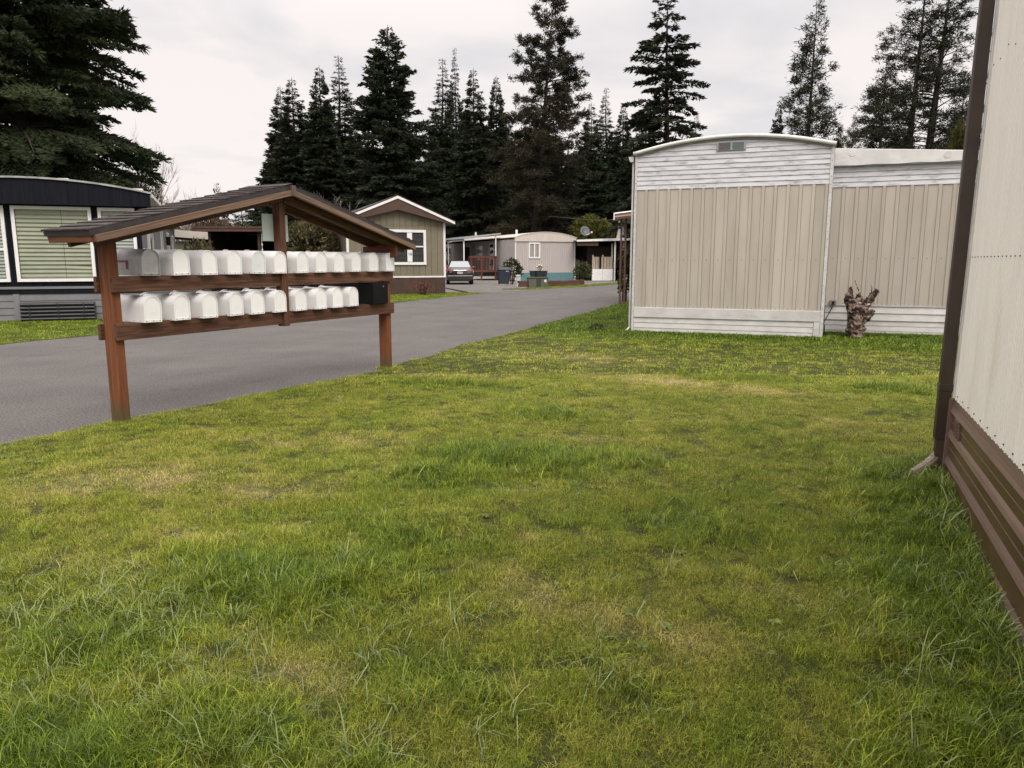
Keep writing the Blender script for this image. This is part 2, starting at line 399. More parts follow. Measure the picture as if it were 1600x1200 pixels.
def tuft(nb, rad, h, wdt, lean, seed, flat=0.0):
    r = np.random.default_rng(seed); V, Fq = [], []
    for b in range(nb):
        a, rr = r.uniform(0, 6.283), rad * math.sqrt(r.random())
        base = np.array([rr * math.cos(a), rr * math.sin(a), -0.01])
        az = r.uniform(0, 6.283); hh = h * r.uniform(0.45, 1.15); ln = lean * r.uniform(0.3, 1.6) + flat * r.random()
        dirv = np.array([math.cos(az), math.sin(az), 0]); side = np.array([-math.sin(az), math.cos(az), 0]) * wdt * r.uniform(0.7, 1.2) / 2
        o = len(V)
        for s_ in (0, 0.4, 0.75, 1.0):
            th = ln * s_ ** 1.2
            c_ = base + hh * s_ * (np.array([0, 0, 1]) * math.cos(th) + dirv * math.sin(th))
            wv = side * (1 - s_ ** 2.2)
            V += [c_ - wv, c_ + wv]
        for q in range(3): Fq.append((o + 2 * q, o + 2 * q + 1, o + 2 * q + 3, o + 2 * q + 2))
    return V, Fq
def rosette(seed):
    r = np.random.default_rng(seed); V, Fq = [], []
    for b in range(9):
        az = b * 0.7 + r.uniform(-.2, .2); L_ = r.uniform(0.04, 0.075); d_ = np.array([math.cos(az), math.sin(az), 0]); s_ = np.array([-d_[1], d_[0], 0])
        o = len(V)
        for q, (f_, wq, zq) in enumerate(((0, .004, .015), (.35, .010, .032), (.7, .013, .034), (1, .003, .02))):
            c_ = d_ * L_ * f_ + np.array([0, 0, zq]); V += [c_ - s_ * wq, c_ + s_ * wq]
        for q in range(3): Fq.append((o + 2 * q, o + 2 * q + 1, o + 2 * q + 3, o + 2 * q + 2))
    return V, Fq
tcol = bpy.data.collections.new('grass_tuft_shapes')     # sources of the scatter, not placed in the scene themselves
def src(k, VF, m): tcol.objects.link(bpy.data.objects.new('tuft_%02d' % k, raw_mesh('tuft_%02d' % k, VF[0], VF[1], m)))
for k in range(5): src(k, tuft(36, 0.05, 0.050, 0.0023, 0.85, 100 + k), m_grass)          # short mown turf
for k in range(4): src(5 + k, tuft(32, 0.045, 0.095, 0.0030, 0.95, 200 + k), m_grass)      # uncut, arching
m_coarse = mat('coarse_blade', (0.115, 0.165, 0.040), 0.4, scale=4, col2=(0.20, 0.235, 0.09), rand=0.3, spec=0.35)
for k in range(3): src(9 + k, tuft(7, 0.035, 0.165, 0.0046, 1.3, 300 + k), m_coarse)       # single coarse blades
for k in range(3): src(12 + k, tuft(26, 0.085, 0.055, 0.0085, 0.8, 400 + k), m_grass)      # wide tufts for the distance
for k in range(2): src(15 + k, tuft(18, 0.06, 0.05, 0.0028, 1.5, 500 + k, 0.4), m_grass)   # flattened dead thatch
for k in range(2): src(17 + k, rosette(600 + k), m_weed)

def in_home(X, Y):
    a = R(21.5); lx = (X - 2.43) * math.cos(a) - (Y - 15.25) * math.sin(a); ly = (X - 2.43) * math.sin(a) + (Y - 15.25) * math.cos(a)
    return ((lx > 0.0) & (lx < 3.6) & (ly > 0.02)) | ((lx >= 3.6) & (ly > 1.27)) | (wall_dist(X, Y) < 0.0) & (Y < 5.0)
P_, A_ = [], []
def scatter(n, y0, y1, side, kind):
    r = rng
    Y = np.sqrt(r.uniform(y0 ** 2, y1 ** 2, n)) if side == 0 else r.uniform(y0, y1, n)
    if side == 0:
        X = r.uniform(-1, 1, n) * (0.74 * Y + 0.5)
        T = X - edge_x(Y) - ragged(Y)
        ok = (T > -0.03) & ~in_home(X, Y)
    elif side == 1:
        T = r.uniform(-0.02, 11, n) ** 1.0; X = far_x(Y) - T - ragged(Y) * np.exp(-T * 2); ok = (Y < 35.2) & (np.abs(X) < 0.8 * Y)
    else:
        T = r.uniform(0, 1.8, n); X = far_x(Y) - T; ok = Y > 39.3
    if kind in ('near', 'far') and side == 0:      # small bare gaps between the tussocks
        ok &= ~((fbm(X * 8.5 + 3, Y * 8.5 + 1, 3) < 0.335) & (r.random(n) < 0.9))
    X, Y, T = X[ok], Y[ok], T[ok]
    lush, dry, tint = lawn_maps(X, Y)
    if side: lush, tint = 0.35 + 0 * X, np.clip(0.25 + 0.5 * (fbm(X * 1.5, Y * 1.5) - 0.5), 0, 1); dry = 0 * X
    m_ = len(X); u = r.random(m_)
    if kind == 'near':
        idx = np.where(u < np.clip(lush * 1.1 - 0.15, 0, 0.85), r.integers(5, 9, m_), r.integers(0, 5, m_))
        idx = np.where(r.random(m_) < dry * 0.6, r.integers(15, 17, m_), idx)
        tint = np.where(idx >= 15, np.clip(tint + 0.25, 0, 1), tint)
        idx = np.where((r.random(m_) < 0.010 * (0.15 + lush)), r.integers(9, 12, m_), idx)
        s = (0.62 + 0.42 * lush + 0.35 * r.random(m_)) * (0.45 + 1.05 * fbm(X * 6, Y * 6, 3))
    elif kind == 'far':
        idx = r.integers(12, 15, m_); s = (0.6 + 0.6 * lush + 0.4 * r.random(m_)) * (0.5 + 1.0 * fbm(X * 4, Y * 4, 3)); tint = tint * 0.93
    elif kind == 'coarse':
        keep = r.random(m_) < np.clip(np.maximum(lush, 0.9 * np.clip((0.6 - 0.9 * X - 0.55 * (Y - 1.5)) / 1.5, 0, 1) * (X < 0)), 0, 1)
        X, Y, T, tint, lush = X[keep], Y[keep], T[keep], tint[keep], lush[keep]; m_ = len(X)
        idx = r.integers(9, 12, m_); s = r.uniform(0.6, 1.15, m_); tint = np.clip(tint * 0.6 + r.uniform(0.0, 0.3, m_), 0, 0.55)
    else:
        pat = fbm(X * 1.7 + 60, Y * 1.7, 3); keep = r.random(m_) < np.clip((pat - 0.56) * 5, 0.02, 0.8)
        X, Y, T, tint = X[keep], Y[keep], T[keep], tint[keep]; m_ = len(X)
        idx = r.integers(17, 19, m_); s = r.uniform(0.22, 0.55, m_)
    tint = np.where((idx >= 9) & (idx < 12), np.minimum(tint, 0.5), tint)
    s = np.where(T < 0.12, s * 0.75, s)
    Z = lawn_z(X, Y, np.maximum(T, 0)) - 0.004
    tint = np.clip(tint + r.normal(0, 0.085, m_), 0, 1)
    P_.append(np.stack([X, Y, Z], -1)); A_.append(np.stack([idx, s, tint, r.uniform(0, 6.283, m_)], -1))
scatter(40000, 1.5, 4.6, 0, 'near')
scatter(88000, 4.4, 9.5, 0, 'near')
scatter(66000, 8.5, 27, 0, 'far')
scatter(1500, 1.5, 3.6, 0, 'coarse')
scatter(3600, 1.8, 9.0, 0, 'weed')
scatter(38000, 9, 35.3, 1, 'far')
scatter(3500, 39.3, 58, 2, 'far')
# long blades against the near home's skirt and round the posts' feet
a = R(22.5); n_ = 700
tt = rng.uniform(0, 6.0, n_); ww = np.abs(rng.normal(0, 0.07, n_)) + 0.03
X = 2.91 - math.sin(a) * tt - math.cos(a) * ww; Y = 4.87 - math.cos(a) * tt + math.sin(a) * ww
P_.append(np.stack([X, Y, slope(Y) + 0.0], -1)); A_.append(np.stack([rng.integers(5, 12, n_), rng.uniform(0.8, 1.6, n_), rng.uniform(0, 0.55, n_), rng.uniform(0, 6.28, n_)], -1))
a = R(21.5); n_ = 2600
tt = rng.uniform(-0.5, 6.4, n_); ww = np.abs(rng.normal(0, 0.10, n_)) + 0.02 - np.where(tt > 3.62, 1.25, 0)
X = 2.43 + math.cos(a) * tt - math.sin(a) * ww; Y = 15.25 - math.sin(a) * tt - math.cos(a) * ww
P_.append(np.stack([X, Y, 0 * X + 0.01], -1)); A_.append(np.stack([rng.integers(12, 15, n_), rng.uniform(1.0, 2.0, n_), rng.uniform(0, 0.2, n_), rng.uniform(0, 6.28, n_)], -1))
n_ = 500
tt = rng.uniform(0, 6.28, n_); which = rng.integers(0, 2, n_)
cxs = np.where(which, -1.70, -3.53); cys = np.where(which, 10.15, 6.64); rr_ = rng.uniform(0.06, 0.17, n_)
P_.append(np.stack([cxs + rr_ * np.cos(tt), cys + rr_ * np.sin(tt), 0 * tt - 0.01], -1)); A_.append(np.stack([rng.integers(0, 9, n_), rng.uniform(0.4, 0.85, n_), rng.uniform(0.2, 0.7, n_), tt], -1))
Pg, Ag = np.concatenate(P_), np.concatenate(A_)
me = bpy.data.meshes.new('lawn_grass'); me.vertices.add(len(Pg)); me.vertices.foreach_set('co', Pg.astype(np.float32).ravel())
for k, nm in enumerate(('pick', 'size', 'tint', 'turn')):
    at_ = me.attributes.new(nm, 'INT' if k == 0 else 'FLOAT', 'POINT'); at_.data.foreach_set('value', Ag[:, k].astype(np.int32 if k == 0 else np.float32))
me.materials.append(m_grass)
lg = put('lawn_grass', me, kind='stuff', label='short green and straw coloured grass covering lawn and road verges', category='grass')
ng = bpy.data.node_groups.new('scatter_tufts', 'GeometryNodeTree')
ng.interface.new_socket('Geometry', in_out='INPUT', socket_type='NodeSocketGeometry'); ng.interface.new_socket('Geometry', in_out='OUTPUT', socket_type='NodeSocketGeometry')
n, l = ng.nodes.new, ng.links.new
gin, gout = n('NodeGroupInput'), n('NodeGroupOutput')
iop, ci = n('GeometryNodeInstanceOnPoints'), n('GeometryNodeCollectionInfo')
ci.inputs['Collection'].default_value = tcol; ci.inputs['Separate Children'].default_value = True; ci.inputs['Reset Children'].default_value = True
def named(nm, ty):
    a_ = n('GeometryNodeInputNamedAttribute'); a_.data_type = ty; a_.inputs['Name'].default_value = nm; return a_.outputs['Attribute']
iop.inputs['Pick Instance'].default_value = True
mtp = n('GeometryNodeMeshToPoints')
l(gin.outputs[0], mtp.inputs['Mesh']); l(mtp.outputs[0], iop.inputs['Points'])
l(ci.outputs[0], iop.inputs['Instance']); l(named('pick', 'INT'), iop.inputs['Instance Index'])
cx = n('ShaderNodeCombineXYZ'); l(named('turn', 'FLOAT'), cx.inputs[2]); l(cx.outputs[0], iop.inputs['Rotation'])
l(named('size', 'FLOAT'), iop.inputs['Scale']); l(iop.outputs[0], gout.inputs[0])
md = lg.modifiers.new('scatter', 'NODES'); md.node_group = ng
# ================================================================== MAILBOX STAND (local x along the rails, local y towards the road)
def wood(name, c1, c2, axis, rough=0.7, grain=26):
    st = [grain, grain, grain]; st['xyz'.index(axis)] = 1.4
    m = mat(name, c1, rough, scale=1.6, col2=c2, stretch=tuple(st), bump=0.35, bscale=2.5, lo=0.3, hi=0.72, rand=0.12, spec=0.25)
    return m
RUST1, RUST2 = (0.095, 0.032, 0.013), (0.245, 0.088, 0.034)
m_post = wood('cedar_stain_upright', RUST1, RUST2, 'z')
m_rail = wood('cedar_stain_rail', (0.050, 0.022, 0.013), (0.165, 0.080, 0.046), 'x')
stain(m_rail, (0.022, 0.012, 0.008), 3.0, (1, 8, 8), 0.52, 0.7, 0.8)
m_rake = wood('weathered_fascia', (0.095, 0.056, 0.036), (0.25, 0.165, 0.115), 'x')
m_beam = wood('cedar_stain_beam', (0.06, 0.020, 0.010), (0.15, 0.050, 0.022), 'y')
m_deck = wood('roof_underside_board', (0.05, 0.032, 0.022), (0.13, 0.085, 0.058), 'x')
m_eave = wood('eave_board_wood', (0.11, 0.040, 0.020), (0.24, 0.105, 0.055), 'y')
m_ridge = wood('grey_weathered_end', (0.045, 0.030, 0.026), (0.17, 0.12, 0.10), 'z', grain=40)
m_shing = mat('shingle', (0.024, 0.018, 0.017), 0.9, scale=9, col2=(0.062, 0.048, 0.044), bump=0.9, bscale=90, rand=0.28)
stain(m_shing, (0.10, 0.085, 0.045), 5, (1, 1, 1), 0.62, 0.75, 0.5)
m_drip = mat('drip_edge', (0.026, 0.021, 0.021), 0.55, scale=8, col2=(0.04, 0.034, 0.033))
stain(m_post, (0.075, 0.036, 0.02), 2.2, (14, 14, 0.8), 0.5, 0.7, 0.75)
def foot_dirt(m, z0, z1):        # algae and splashed soil climbing the foot of the posts
    t = m.node_tree; n, l = t.nodes.new, t.links.new; p = t.nodes['Principled BSDF']; old = p.inputs['Base Color'].links[0].from_socket
    co = n('ShaderNodeTexCoord'); sx = n('ShaderNodeSeparateXYZ'); l(co.outputs['Object'], sx.inputs[0])
    nz = n('ShaderNodeTexNoise'); nz.inputs['Scale'].default_value = 14; nz.inputs['Detail'].default_value = 5; l(co.outputs['Object'], nz.inputs['Vector'])
    ad = n('ShaderNodeMath'); ad.operation = 'MULTIPLY_ADD'; ad.inputs[1].default_value = 0.22; l(nz.outputs['Fac'], ad.inputs[0]); l(sx.outputs['Z'], ad.inputs[2])
    mr = n('ShaderNodeMapRange'); mr.inputs['From Min'].default_value = z0 + 0.11; mr.inputs['From Max'].default_value = z1 + 0.11; mr.inputs['To Min'].default_value = 0.92; mr.inputs['To Max'].default_value = 0.0
    l(ad.outputs[0], mr.inputs['Value'])
    mx = n('ShaderNodeMix'); mx.data_type = 'RGBA'; l(mr.outputs[0], mx.inputs['Factor']); l(old, mx.inputs['A']); mx.inputs['B'].default_value = (0.075, 0.068, 0.03, 1); l(mx.outputs['Result'], p.inputs['Base Color'])
foot_dirt(m_post, 0.03, 0.24)
m_moss = mat('post_foot_wood', (0.06, 0.042, 0.02), 0.9, scale=12, col2=(0.10, 0.085, 0.045), stretch=(9, 9, 1), bump=0.4)

sa = math.atan2(0.890, 0.455)
SO = Vector((-3.496, 6.567, 0)) - Vector((0.890, -0.455, 0)) * 0.07      # on the post line, at the outer side of the first post
stand = thing('mailbox_stand', 'long stained wood mailbox stand with a shingled gable roof beside the road', 'mailbox stand', SO, sa)
SL = 4.07
def upright(x0, x1, y0, y1, z0, z1, name='post', m=m_post):
    return B().box(x0, x1, y0, y1, z0, z1).obj(name, m, stand, 0.006)
for x0 in (0.0, SL - 0.092):
    upright(x0, x0 + 0.092, -0.07, 0.07, -0.15, 1.665)
def rail(y0, y1, z0, z1, x0=-0.015, x1=SL + 0.015):
    return B().box(x0, x1, y0, y1, z0, z1).obj('rail', m_rail, stand, 0.004)
rail(-0.110, -0.072, 1.180, 1.318, 0.0, 2.000); rail(-0.110, -0.072, 1.181, 1.316, 2.094, SL + 0.015)
rail(-0.112, -0.072, 0.758, 0.905, 0.0, 2.000); rail(-0.112, -0.072, 0.756, 0.897, 2.094, SL + 0.02)
rail(0.072, 0.110, 1.180, 1.317, -0.03); rail(0.072, 0.110, 0.757, 0.900, -0.03)
upright(2.003, 2.091, -0.135, -0.035, 0.735, 2.14, 'middle_post', wood('brown_stained_upright', (0.050, 0.022, 0.013), (0.15, 0.068, 0.038), 'z'))
for zz in (1.318, 0.905):                    # slats bridging the two rails, under the boxes
    for k in range(6):
        B().box(0.16 + 0.67 * k, 0.16 + 0.67 * k + 0.09, -0.07, 0.07, zz - 0.030, zz - 0.004).obj('slat', m_rail, stand)
# roof: ridge across the stand, slopes falling along it
XC, EZ, RZ, HW = 2.03, 1.705, 2.262, 0.31
slope_len = math.hypot(XC + 0.31, RZ - EZ); sl = math.atan2(RZ - EZ, XC + 0.31)
for sgn in (-1, 1):
    piv = bpy.data.objects.new('roof_slope', None)
    deck = B().box(0.02, slope_len, -HW + 0.03, HW - 0.03, -0.075, -0.052).obj('roof_deck', m_deck, stand, loc=(XC + sgn * (XC + 0.31), 0, EZ), rot=(0, -sl, 0) if sgn < 0 else (0, -sl, math.pi))
    bpy.data.objects.remove(piv)
    B().box(0.0, slope_len, -HW + 0.004, HW - 0.004, -0.052, -0.0085).obj('drip_edge', m_drip, deck)
    # shingle courses: each tab its own piece, butt edges proud and a little uneven
    nc = 15; pitch = slope_len / nc
    tabm = [B().add([(-0.012, -wd, -0.004), (-0.012, wd, -0.004), (pitch + 0.02, wd, -0.010), (pitch + 0.02, -wd, -0.010), (-0.012, -wd, 0.009), (-0.012, wd, 0.009), (pitch + 0.02, wd, -0.0035), (pitch + 0.02, -wd, -0.0035)],
                    [(0, 3, 2, 1), (4, 5, 6, 7), (0, 1, 5, 4), (1, 2, 6, 5), (2, 3, 7, 6), (3, 0, 4, 7)]).mesh('shingle') for wd in (0.098, 0.0505)]
    for t_ in tabm: t_.materials.append(m_shing)
    for c_ in range(nc):
        odd = c_ % 2
        cells = [(-0.202, 0), (0.0, 0), (0.202, 0)] if odd else [(-0.255, 1), (-0.101, 0), (0.101, 0), (0.255, 1)]
        for yc, k in cells:
            put('shingle', tabm[k], deck, loc=(c_ * pitch + random.uniform(-.008, .008), yc, random.uniform(0, .003)), rot=(random.uniform(-.01, .01), random.uniform(-.006, .006), random.uniform(-.012, .012)))
    for yy in (-1, 1):
        rk = B().box(0.03, slope_len - 0.018, yy * (HW - 0.004) - 0.019, yy * (HW - 0.004) + 0.019, -0.112, -0.054).obj('rake_board', m_rake, stand, 0.003, loc=deck.location, rot=deck.rotation_euler)
        B().box(0.10, slope_len - 0.05, yy * 0.17 - 0.019, yy * 0.17 + 0.019, -0.165, -0.078).obj('rafter', m_rail, stand, 0.003, loc=deck.location, rot=deck.rotation_euler)
    B().box(0.012, 0.05, -HW + 0.026, HW - 0.026, -0.110, -0.055).obj('eave_board', m_eave, stand, 0.003, loc=deck.location, rot=deck.rotation_euler)
B().box(XC - 0.028, XC + 0.028, -HW - 0.03, HW + 0.03, RZ - 0.125, RZ - 0.014).obj('ridge_beam', m_ridge, stand, 0.004)
B().add([(XC - 0.11, -HW - 0.01, RZ - 0.018), (XC, -HW - 0.01, RZ + 0.012), (XC + 0.11, -HW - 0.01, RZ - 0.018), (XC + 0.11, HW + 0.01, RZ - 0.018), (XC, HW + 0.01, RZ + 0.012), (XC - 0.11, HW + 0.01, RZ - 0.018)],
        [(0, 1, 4, 5), (1, 2, 3, 4)]).obj('ridge_cap', m_shing, stand)
for x0 in (0.0, SL - 0.092):
    zt = EZ + (x0 + 0.31 if x0 < 1 else 2 * XC + 0.31 - x0 - 0.092) * math.tan(sl) - 0.16
    xb = x0 + 0.093 if x0 < 1 else x0 - 0.040
    if x0 < 1: continue
    B().box(xb, xb + 0.039, -0.27, 0.27, zt - 0.12, zt + 0.025).obj('cross_beam', m_beam, stand, 0.004)

def on_stand(x, y, z): return stand.matrix_basis @ Vector((x, y, z))
bpy.context.view_layer.update()
MW = Matrix.Translation(SO) @ Matrix.Rotation(sa, 4, 'Z')
# sign seen from behind
sg = thing('sign_panel', 'blank pale grey-green metal sign back fixed high on the middle post of the mailbox stand', 'sign', MW @ Vector((2.03, -0.033, 1.665)), sa + R(2))
B().prism([(-0.19, 0.0), (0.21, 0.0), (0.21, 0.29), (-0.19, 0.29)], 0.0, 0.006).obj('plate', mat('sign_back', (0.44, 0.51, 0.48), 0.5, scale=4, col2=(0.49, 0.56, 0.53)), sg, 0.002)
for z_ in (0.06, 0.24): B().tube([(0.0, -0.002, z_), (0.0, 0.012, z_)], 0.012, 8).obj('bolt', m_drip, sg)

# ---------------------------------------------------------------- mailboxes: rounded top, back panel towards the lawn, door and flag towards the road
BW, BH, BL = 0.182, 0.238, 0.50
def arch(w_, h_, n=14, inset=0.0):
    r = w_ / 2 - inset
    return [(-r, inset), (r, inset)] + [(r * math.cos(math.pi * k / n), (h_ - w_ / 2) + r * math.sin(math.pi * k / n)) for k in range(n + 1)]
def shell_mesh():
    b = B(); o_, i_ = arch(BW, BH), arch(BW, BH, inset=0.007)
    n = len(o_)
    y0, y1 = 0.0, BL
    vs = [(x, y0, z) for x, z in o_] + [(x, y1, z) for x, z in o_] + [(x, y0, z) for x, z in i_] + [(x, y0 + 0.010, z) for x, z in i_]
    fs = []
    for k in range(n):
        j = (k + 1) % n
        fs += [(k, j, n + j, n + k), (k, j, 2 * n + j, 2 * n + k), (2 * n + k, 2 * n + j, 3 * n + j, 3 * n + k)]
    fs += [tuple(range(3 * n, 4 * n)), tuple(range(n, 2 * n))]
    return b.add(vs, fs).mesh('body')
def panel_mesh():
    b = B(); o_, i_, e_ = arch(BW, BH, inset=0.0085), arch(BW, BH, inset=0.019), arch(BW, BH, inset=0.024)
    n = len(o_)
    vs = [(x, 0.0065, z) for x, z in o_] + [(x, 0.0035, z) for x, z in i_] + [(x, 0.0055, z) for x, z in e_]
    fs = []
    for k in range(n):
        j = (k + 1) % n
        fs += [(k, j, n + j, n + k), (n + k, n + j, 2 * n + j, 2 * n + k)]
    fs += [tuple(range(2 * n, 3 * n))]
    b.add(vs, fs)
    return b.mesh('back_panel')
def door_mesh():
    b = B(); b.prism(arch(BW + 0.012, BH + 0.006), BL - 0.012, BL + 0.006)
    return b.mesh('door')
def lettering_mesh():                  # raised ornament lines pressed into the back panel
    b = B()
    for z_, w_ in ((0.092, 0.05), (0.082, 0.062), (0.074, 0.036)): b.box(-w_ / 2, w_ / 2, 0.0045, 0.007, z_, z_ + 0.0035)
    return b.mesh('pressed_ornament')
meshes = {}
def mb_mesh(key, fn, m):
    k = (key, m.name)
    if k not in meshes:
        x = fn(); x.materials.append(m); meshes[k] = x
    return meshes[k]
screw = B()
for x_ in (-0.068, 0.0, 0.068): screw.tube([(x_, 0.001, 0.012), (x_, -0.0025, 0.012)], 0.0038, 6)
screw_me = screw.mesh('rivet'); screw_me.materials.append(mat('dark_rivet', (0.02, 0.02, 0.02), 0.5))
side_screw = B()
for y_ in (0.05, 0.14, 0.24): side_screw.tube([(-BW / 2 + 0.001, y_, 0.012), (-BW / 2 - 0.0025, y_, 0.012)], 0.0045 if y_ == 0.05 else 0.003, 6)
side_me = side_screw.mesh('side_rivet'); side_me.materials.append(MATS['dark_rivet'])
m_white = mat('white_enamel', (0.80, 0.795, 0.79), 0.32, scale=5, col2=(0.85, 0.845, 0.84), rand=0.03, spec=0.5)
stain(m_white, (0.55, 0.52, 0.47), 9, (1, 1, 2.2), 0.60, 0.82, 0.45)
m_white2 = mat('white_enamel_cool', (0.66, 0.70, 0.73), 0.3, scale=5, col2=(0.72, 0.75, 0.77), spec=0.5)
m_grey = mat('grey_zinc', (0.30, 0.30, 0.305), 0.42, scale=7, col2=(0.39, 0.39, 0.395), metal=0.35, spec=0.5)
stain(m_grey, (0.17, 0.15, 0.14), 5, (1, 1, 1), 0.52, 0.75, 0.5)
m_flag = mat('red_flag', (0.32, 0.035, 0.022), 0.5, scale=9, col2=(0.40, 0.06, 0.035))
flag_me = B().box(-BW / 2 - 0.009, -BW / 2 - 0.006, BL - 0.30, BL - 0.06, 0.118, 0.134).box(-BW / 2 - 0.009, -BW / 2 - 0.006, BL - 0.30, BL - 0.284, 0.055, 0.118).mesh('flag'); flag_me.materials.append(m_flag)
latch_me = B().box(-0.014, 0.014, BL - 0.03, BL + 0.012, BH - 0.002, BH + 0.011).mesh('latch'); latch_me.materials.append(m_white)
def mailbox(x, z, label, m=m_white, mp=None, group=None, flag=False, yaw=0.0, orn=True, dy=0.0):
    o = thing('mailbox', label, 'mailbox', MW @ Vector((x, -0.168 + dy, z)), sa + yaw, group)
    o.rotation_euler.x, o.rotation_euler.y = R(random.uniform(-0.4, 0.9)), R(random.uniform(-0.9, 0.9))
    bo = put('body', mb_mesh('body', shell_mesh, m), o)
    bp = put('back_panel', mb_mesh('back_panel', panel_mesh, mp or m), o)
    put('rivet', screw_me, bp, kind='stuff'); put('rivet', side_me, bo, kind='stuff')
    if orn: put('ornament', mb_mesh('ornament', lettering_mesh, mp or m), bp)
    d_ = put('door', mb_mesh('door', door_mesh, m), o)
    put('latch', latch_me, d_)
    if flag: put('flag', flag_me, bo)
    return o
UX = [0.350, 0.680, 0.998, 1.320, 1.648, 1.945, 2.292, 2.623, 2.918, 3.256, 3.604, 3.933]
LX = [0.322, 0.640, 0.962, 1.318, 1.588, 1.932, 2.242, 2.573, 2.868, 3.187]
ordn = ['', 'first', 'second', 'third', 'fourth', 'fifth', 'sixth', 'seventh', 'eighth', 'ninth', 'tenth', 'eleventh']
for k, x in enumerate(UX):
    if k == 0: lab, m, mp = 'dull grey metal mailbox with a red flag, end box on the upper rail', m_grey, None
    elif k == 4: lab, m, mp = 'white mailbox with a bluish back panel on the upper rail, fourth after the grey mailbox', m_white, m_white2
    elif k == 11: lab, m, mp = 'white mailbox at the end of the upper rail above the black parcel box', m_white, None
    else: lab, m, mp = 'white rounded mailbox on the upper rail, %s after the grey mailbox' % ordn[k], m_white, None
    mailbox(x, 1.3175 + random.uniform(0, .003), lab, m, mp, 'mailboxes on the upper rail' if k else None, k == 0, R(random.uniform(-1.6, 1.6)), True, random.uniform(-.012, .012))
for k, x in enumerate(LX):
    if k == 0: lab = 'white mailbox at the end of the lower rail under the grey mailbox'
    elif k == 9: lab = 'white mailbox on the lower rail right beside the black parcel box'
    else: lab = 'white rounded mailbox on the lower rail, %s from the black parcel box' % ordn[10 - k]
    mailbox(x, 0.8985 - 0.006 * k / 9 + random.uniform(0.002, .005), lab, m_white, None, 'mailboxes on the lower rail', False, R(random.uniform(-1.8, 1.8)), True, random.uniform(-.014, .014))
# thin dark pads under the last lower boxes
for x in LX[7:]:
    tr_ = B().box(-0.085, 0.085, -0.006, 0.40, 0.0, 0.007).obj('mounting_board', mat('black_board', (0.012, 0.012, 0.013), 0.6), None, loc=MW @ Vector((x + 0.01, -0.165, 0.8935 - 0.002)), rot=(0, 0, sa))
    tr_.parent = stand; tr_.matrix_parent_inverse = MW.inverted()
# black locking parcel box
m_blk = mat('black_powdercoat', (0.005, 0.0055, 0.007), 0.5, scale=12, col2=(0.009, 0.010, 0.012), bump=0.08, bscale=200, spec=0.12)
pb = thing('parcel_box', 'black square steel locking parcel box on the lower rail end', 'mailbox', MW @ Vector((3.72, -0.172, 0.8985)), sa)
B().box(-0.165, 0.165, 0.012, 0.55, 0.0, 0.272).obj('body', m_blk, pb, 0.004)
bd = B().box(-0.158, 0.158, 0.0, 0.0115, 0.006, 0.266).obj('door', m_blk, pb, 0.003)
B().tube([(0.05, 0.001, 0.225), (0.05, -0.008, 0.225)], 0.010, 12).obj('lock', mat('bright_lock', (0.7, 0.7, 0.7), 0.2, metal=1.0), bd)
# ================================================================== HOMES: helpers
def lap(xs, z0, ztop, y_top, y_bot, name, m, parent, **k):
    """One lap of horizontal siding in front of y=0; ztop may be a number or a function of x."""
    zt = (lambda x: ztop) if not callable(ztop) else ztop
    b = B(); n = len(xs)
    vs = [(x, y_bot, z0) for x in xs] + [(x, y_top, zt(x)) for x in xs] + [(x, 0.012, z0) for x in xs] + [(x, 0.012, zt(x)) for x in xs]
    fs = []
    for i in range(n - 1):
        fs += [(i, i + 1, n + i + 1, n + i), (2 * n + i, 2 * n + i + 1, i + 1, i), (n + i, n + i + 1, 3 * n + i + 1, 3 * n + i), (3 * n + i, 3 * n + i + 1, 2 * n + i + 1, 2 * n + i)]
    fs += [(0, n, 3 * n, 2 * n), (n - 1, 2 * n - 1, 4 * n - 1, 3 * n - 1)]
    return b.add(vs, fs).obj(name, m, parent, **k)
def batten_panel(x0, x1, z0, z1, rib, m, parent, depth=0.017, name='siding_panel'):
    """One pressed siding panel: flat pan and a raised rib on its right, sides sloped."""
    pr = [(x0 + 0.001, 0.010), (x0 + 0.001, -0.002), (x1 - rib, -0.002), (x1 - rib + 0.005, -depth), (x1 - 0.006, -depth), (x1 - 0.002, 0.010)]
    return B().prism(pr, z0, z1, 'z').obj(name, m, parent)
def frame(parent, x0, x1, z0, z1, w_, m, y0=-0.03, y1=0.01, name='window_frame'):
    """Window trim of four boards butted together (one part)."""
    b = B().box(x0, x1, y0, y1, z1 - w_, z1).box(x0, x1, y0, y1, z0, z0 + w_).box(x0, x0 + w_, y0 + 0.001, y1, z0 + w_, z1 - w_).box(x1 - w_, x1, y0 + 0.001, y1, z0 + w_, z1 - w_)
    return b.obj(name, m, parent)
def bow(x0, x1, zc, rise, n=24):
    xm, hw_ = (x0 + x1) / 2, (x1 - x0) / 2
    return lambda x: zc + rise * (1 - ((x - xm) / hw_) ** 2)
def dots(parent, pts, r, m, y=-0.004, name='screw_row'):
    b = B()
    for x, z in pts: b.box(x - r, x + r, y - 0.003, y, z - r, z + r)
    return b.obj(name, m, parent, kind='stuff')
m_dark = mat('dark_void', (0.006, 0.006, 0.006), 0.9)
m_glass = mat('window_glass', (0.02, 0.022, 0.024), 0.06, scale=2, col2=(0.03, 0.032, 0.033), spec=0.6)
m_trim = mat('white_trim', (0.72, 0.71, 0.69), 0.5, scale=5, col2=(0.79, 0.78, 0.765))
m_screw = mat('screw_head', (0.035, 0.03, 0.028), 0.5)

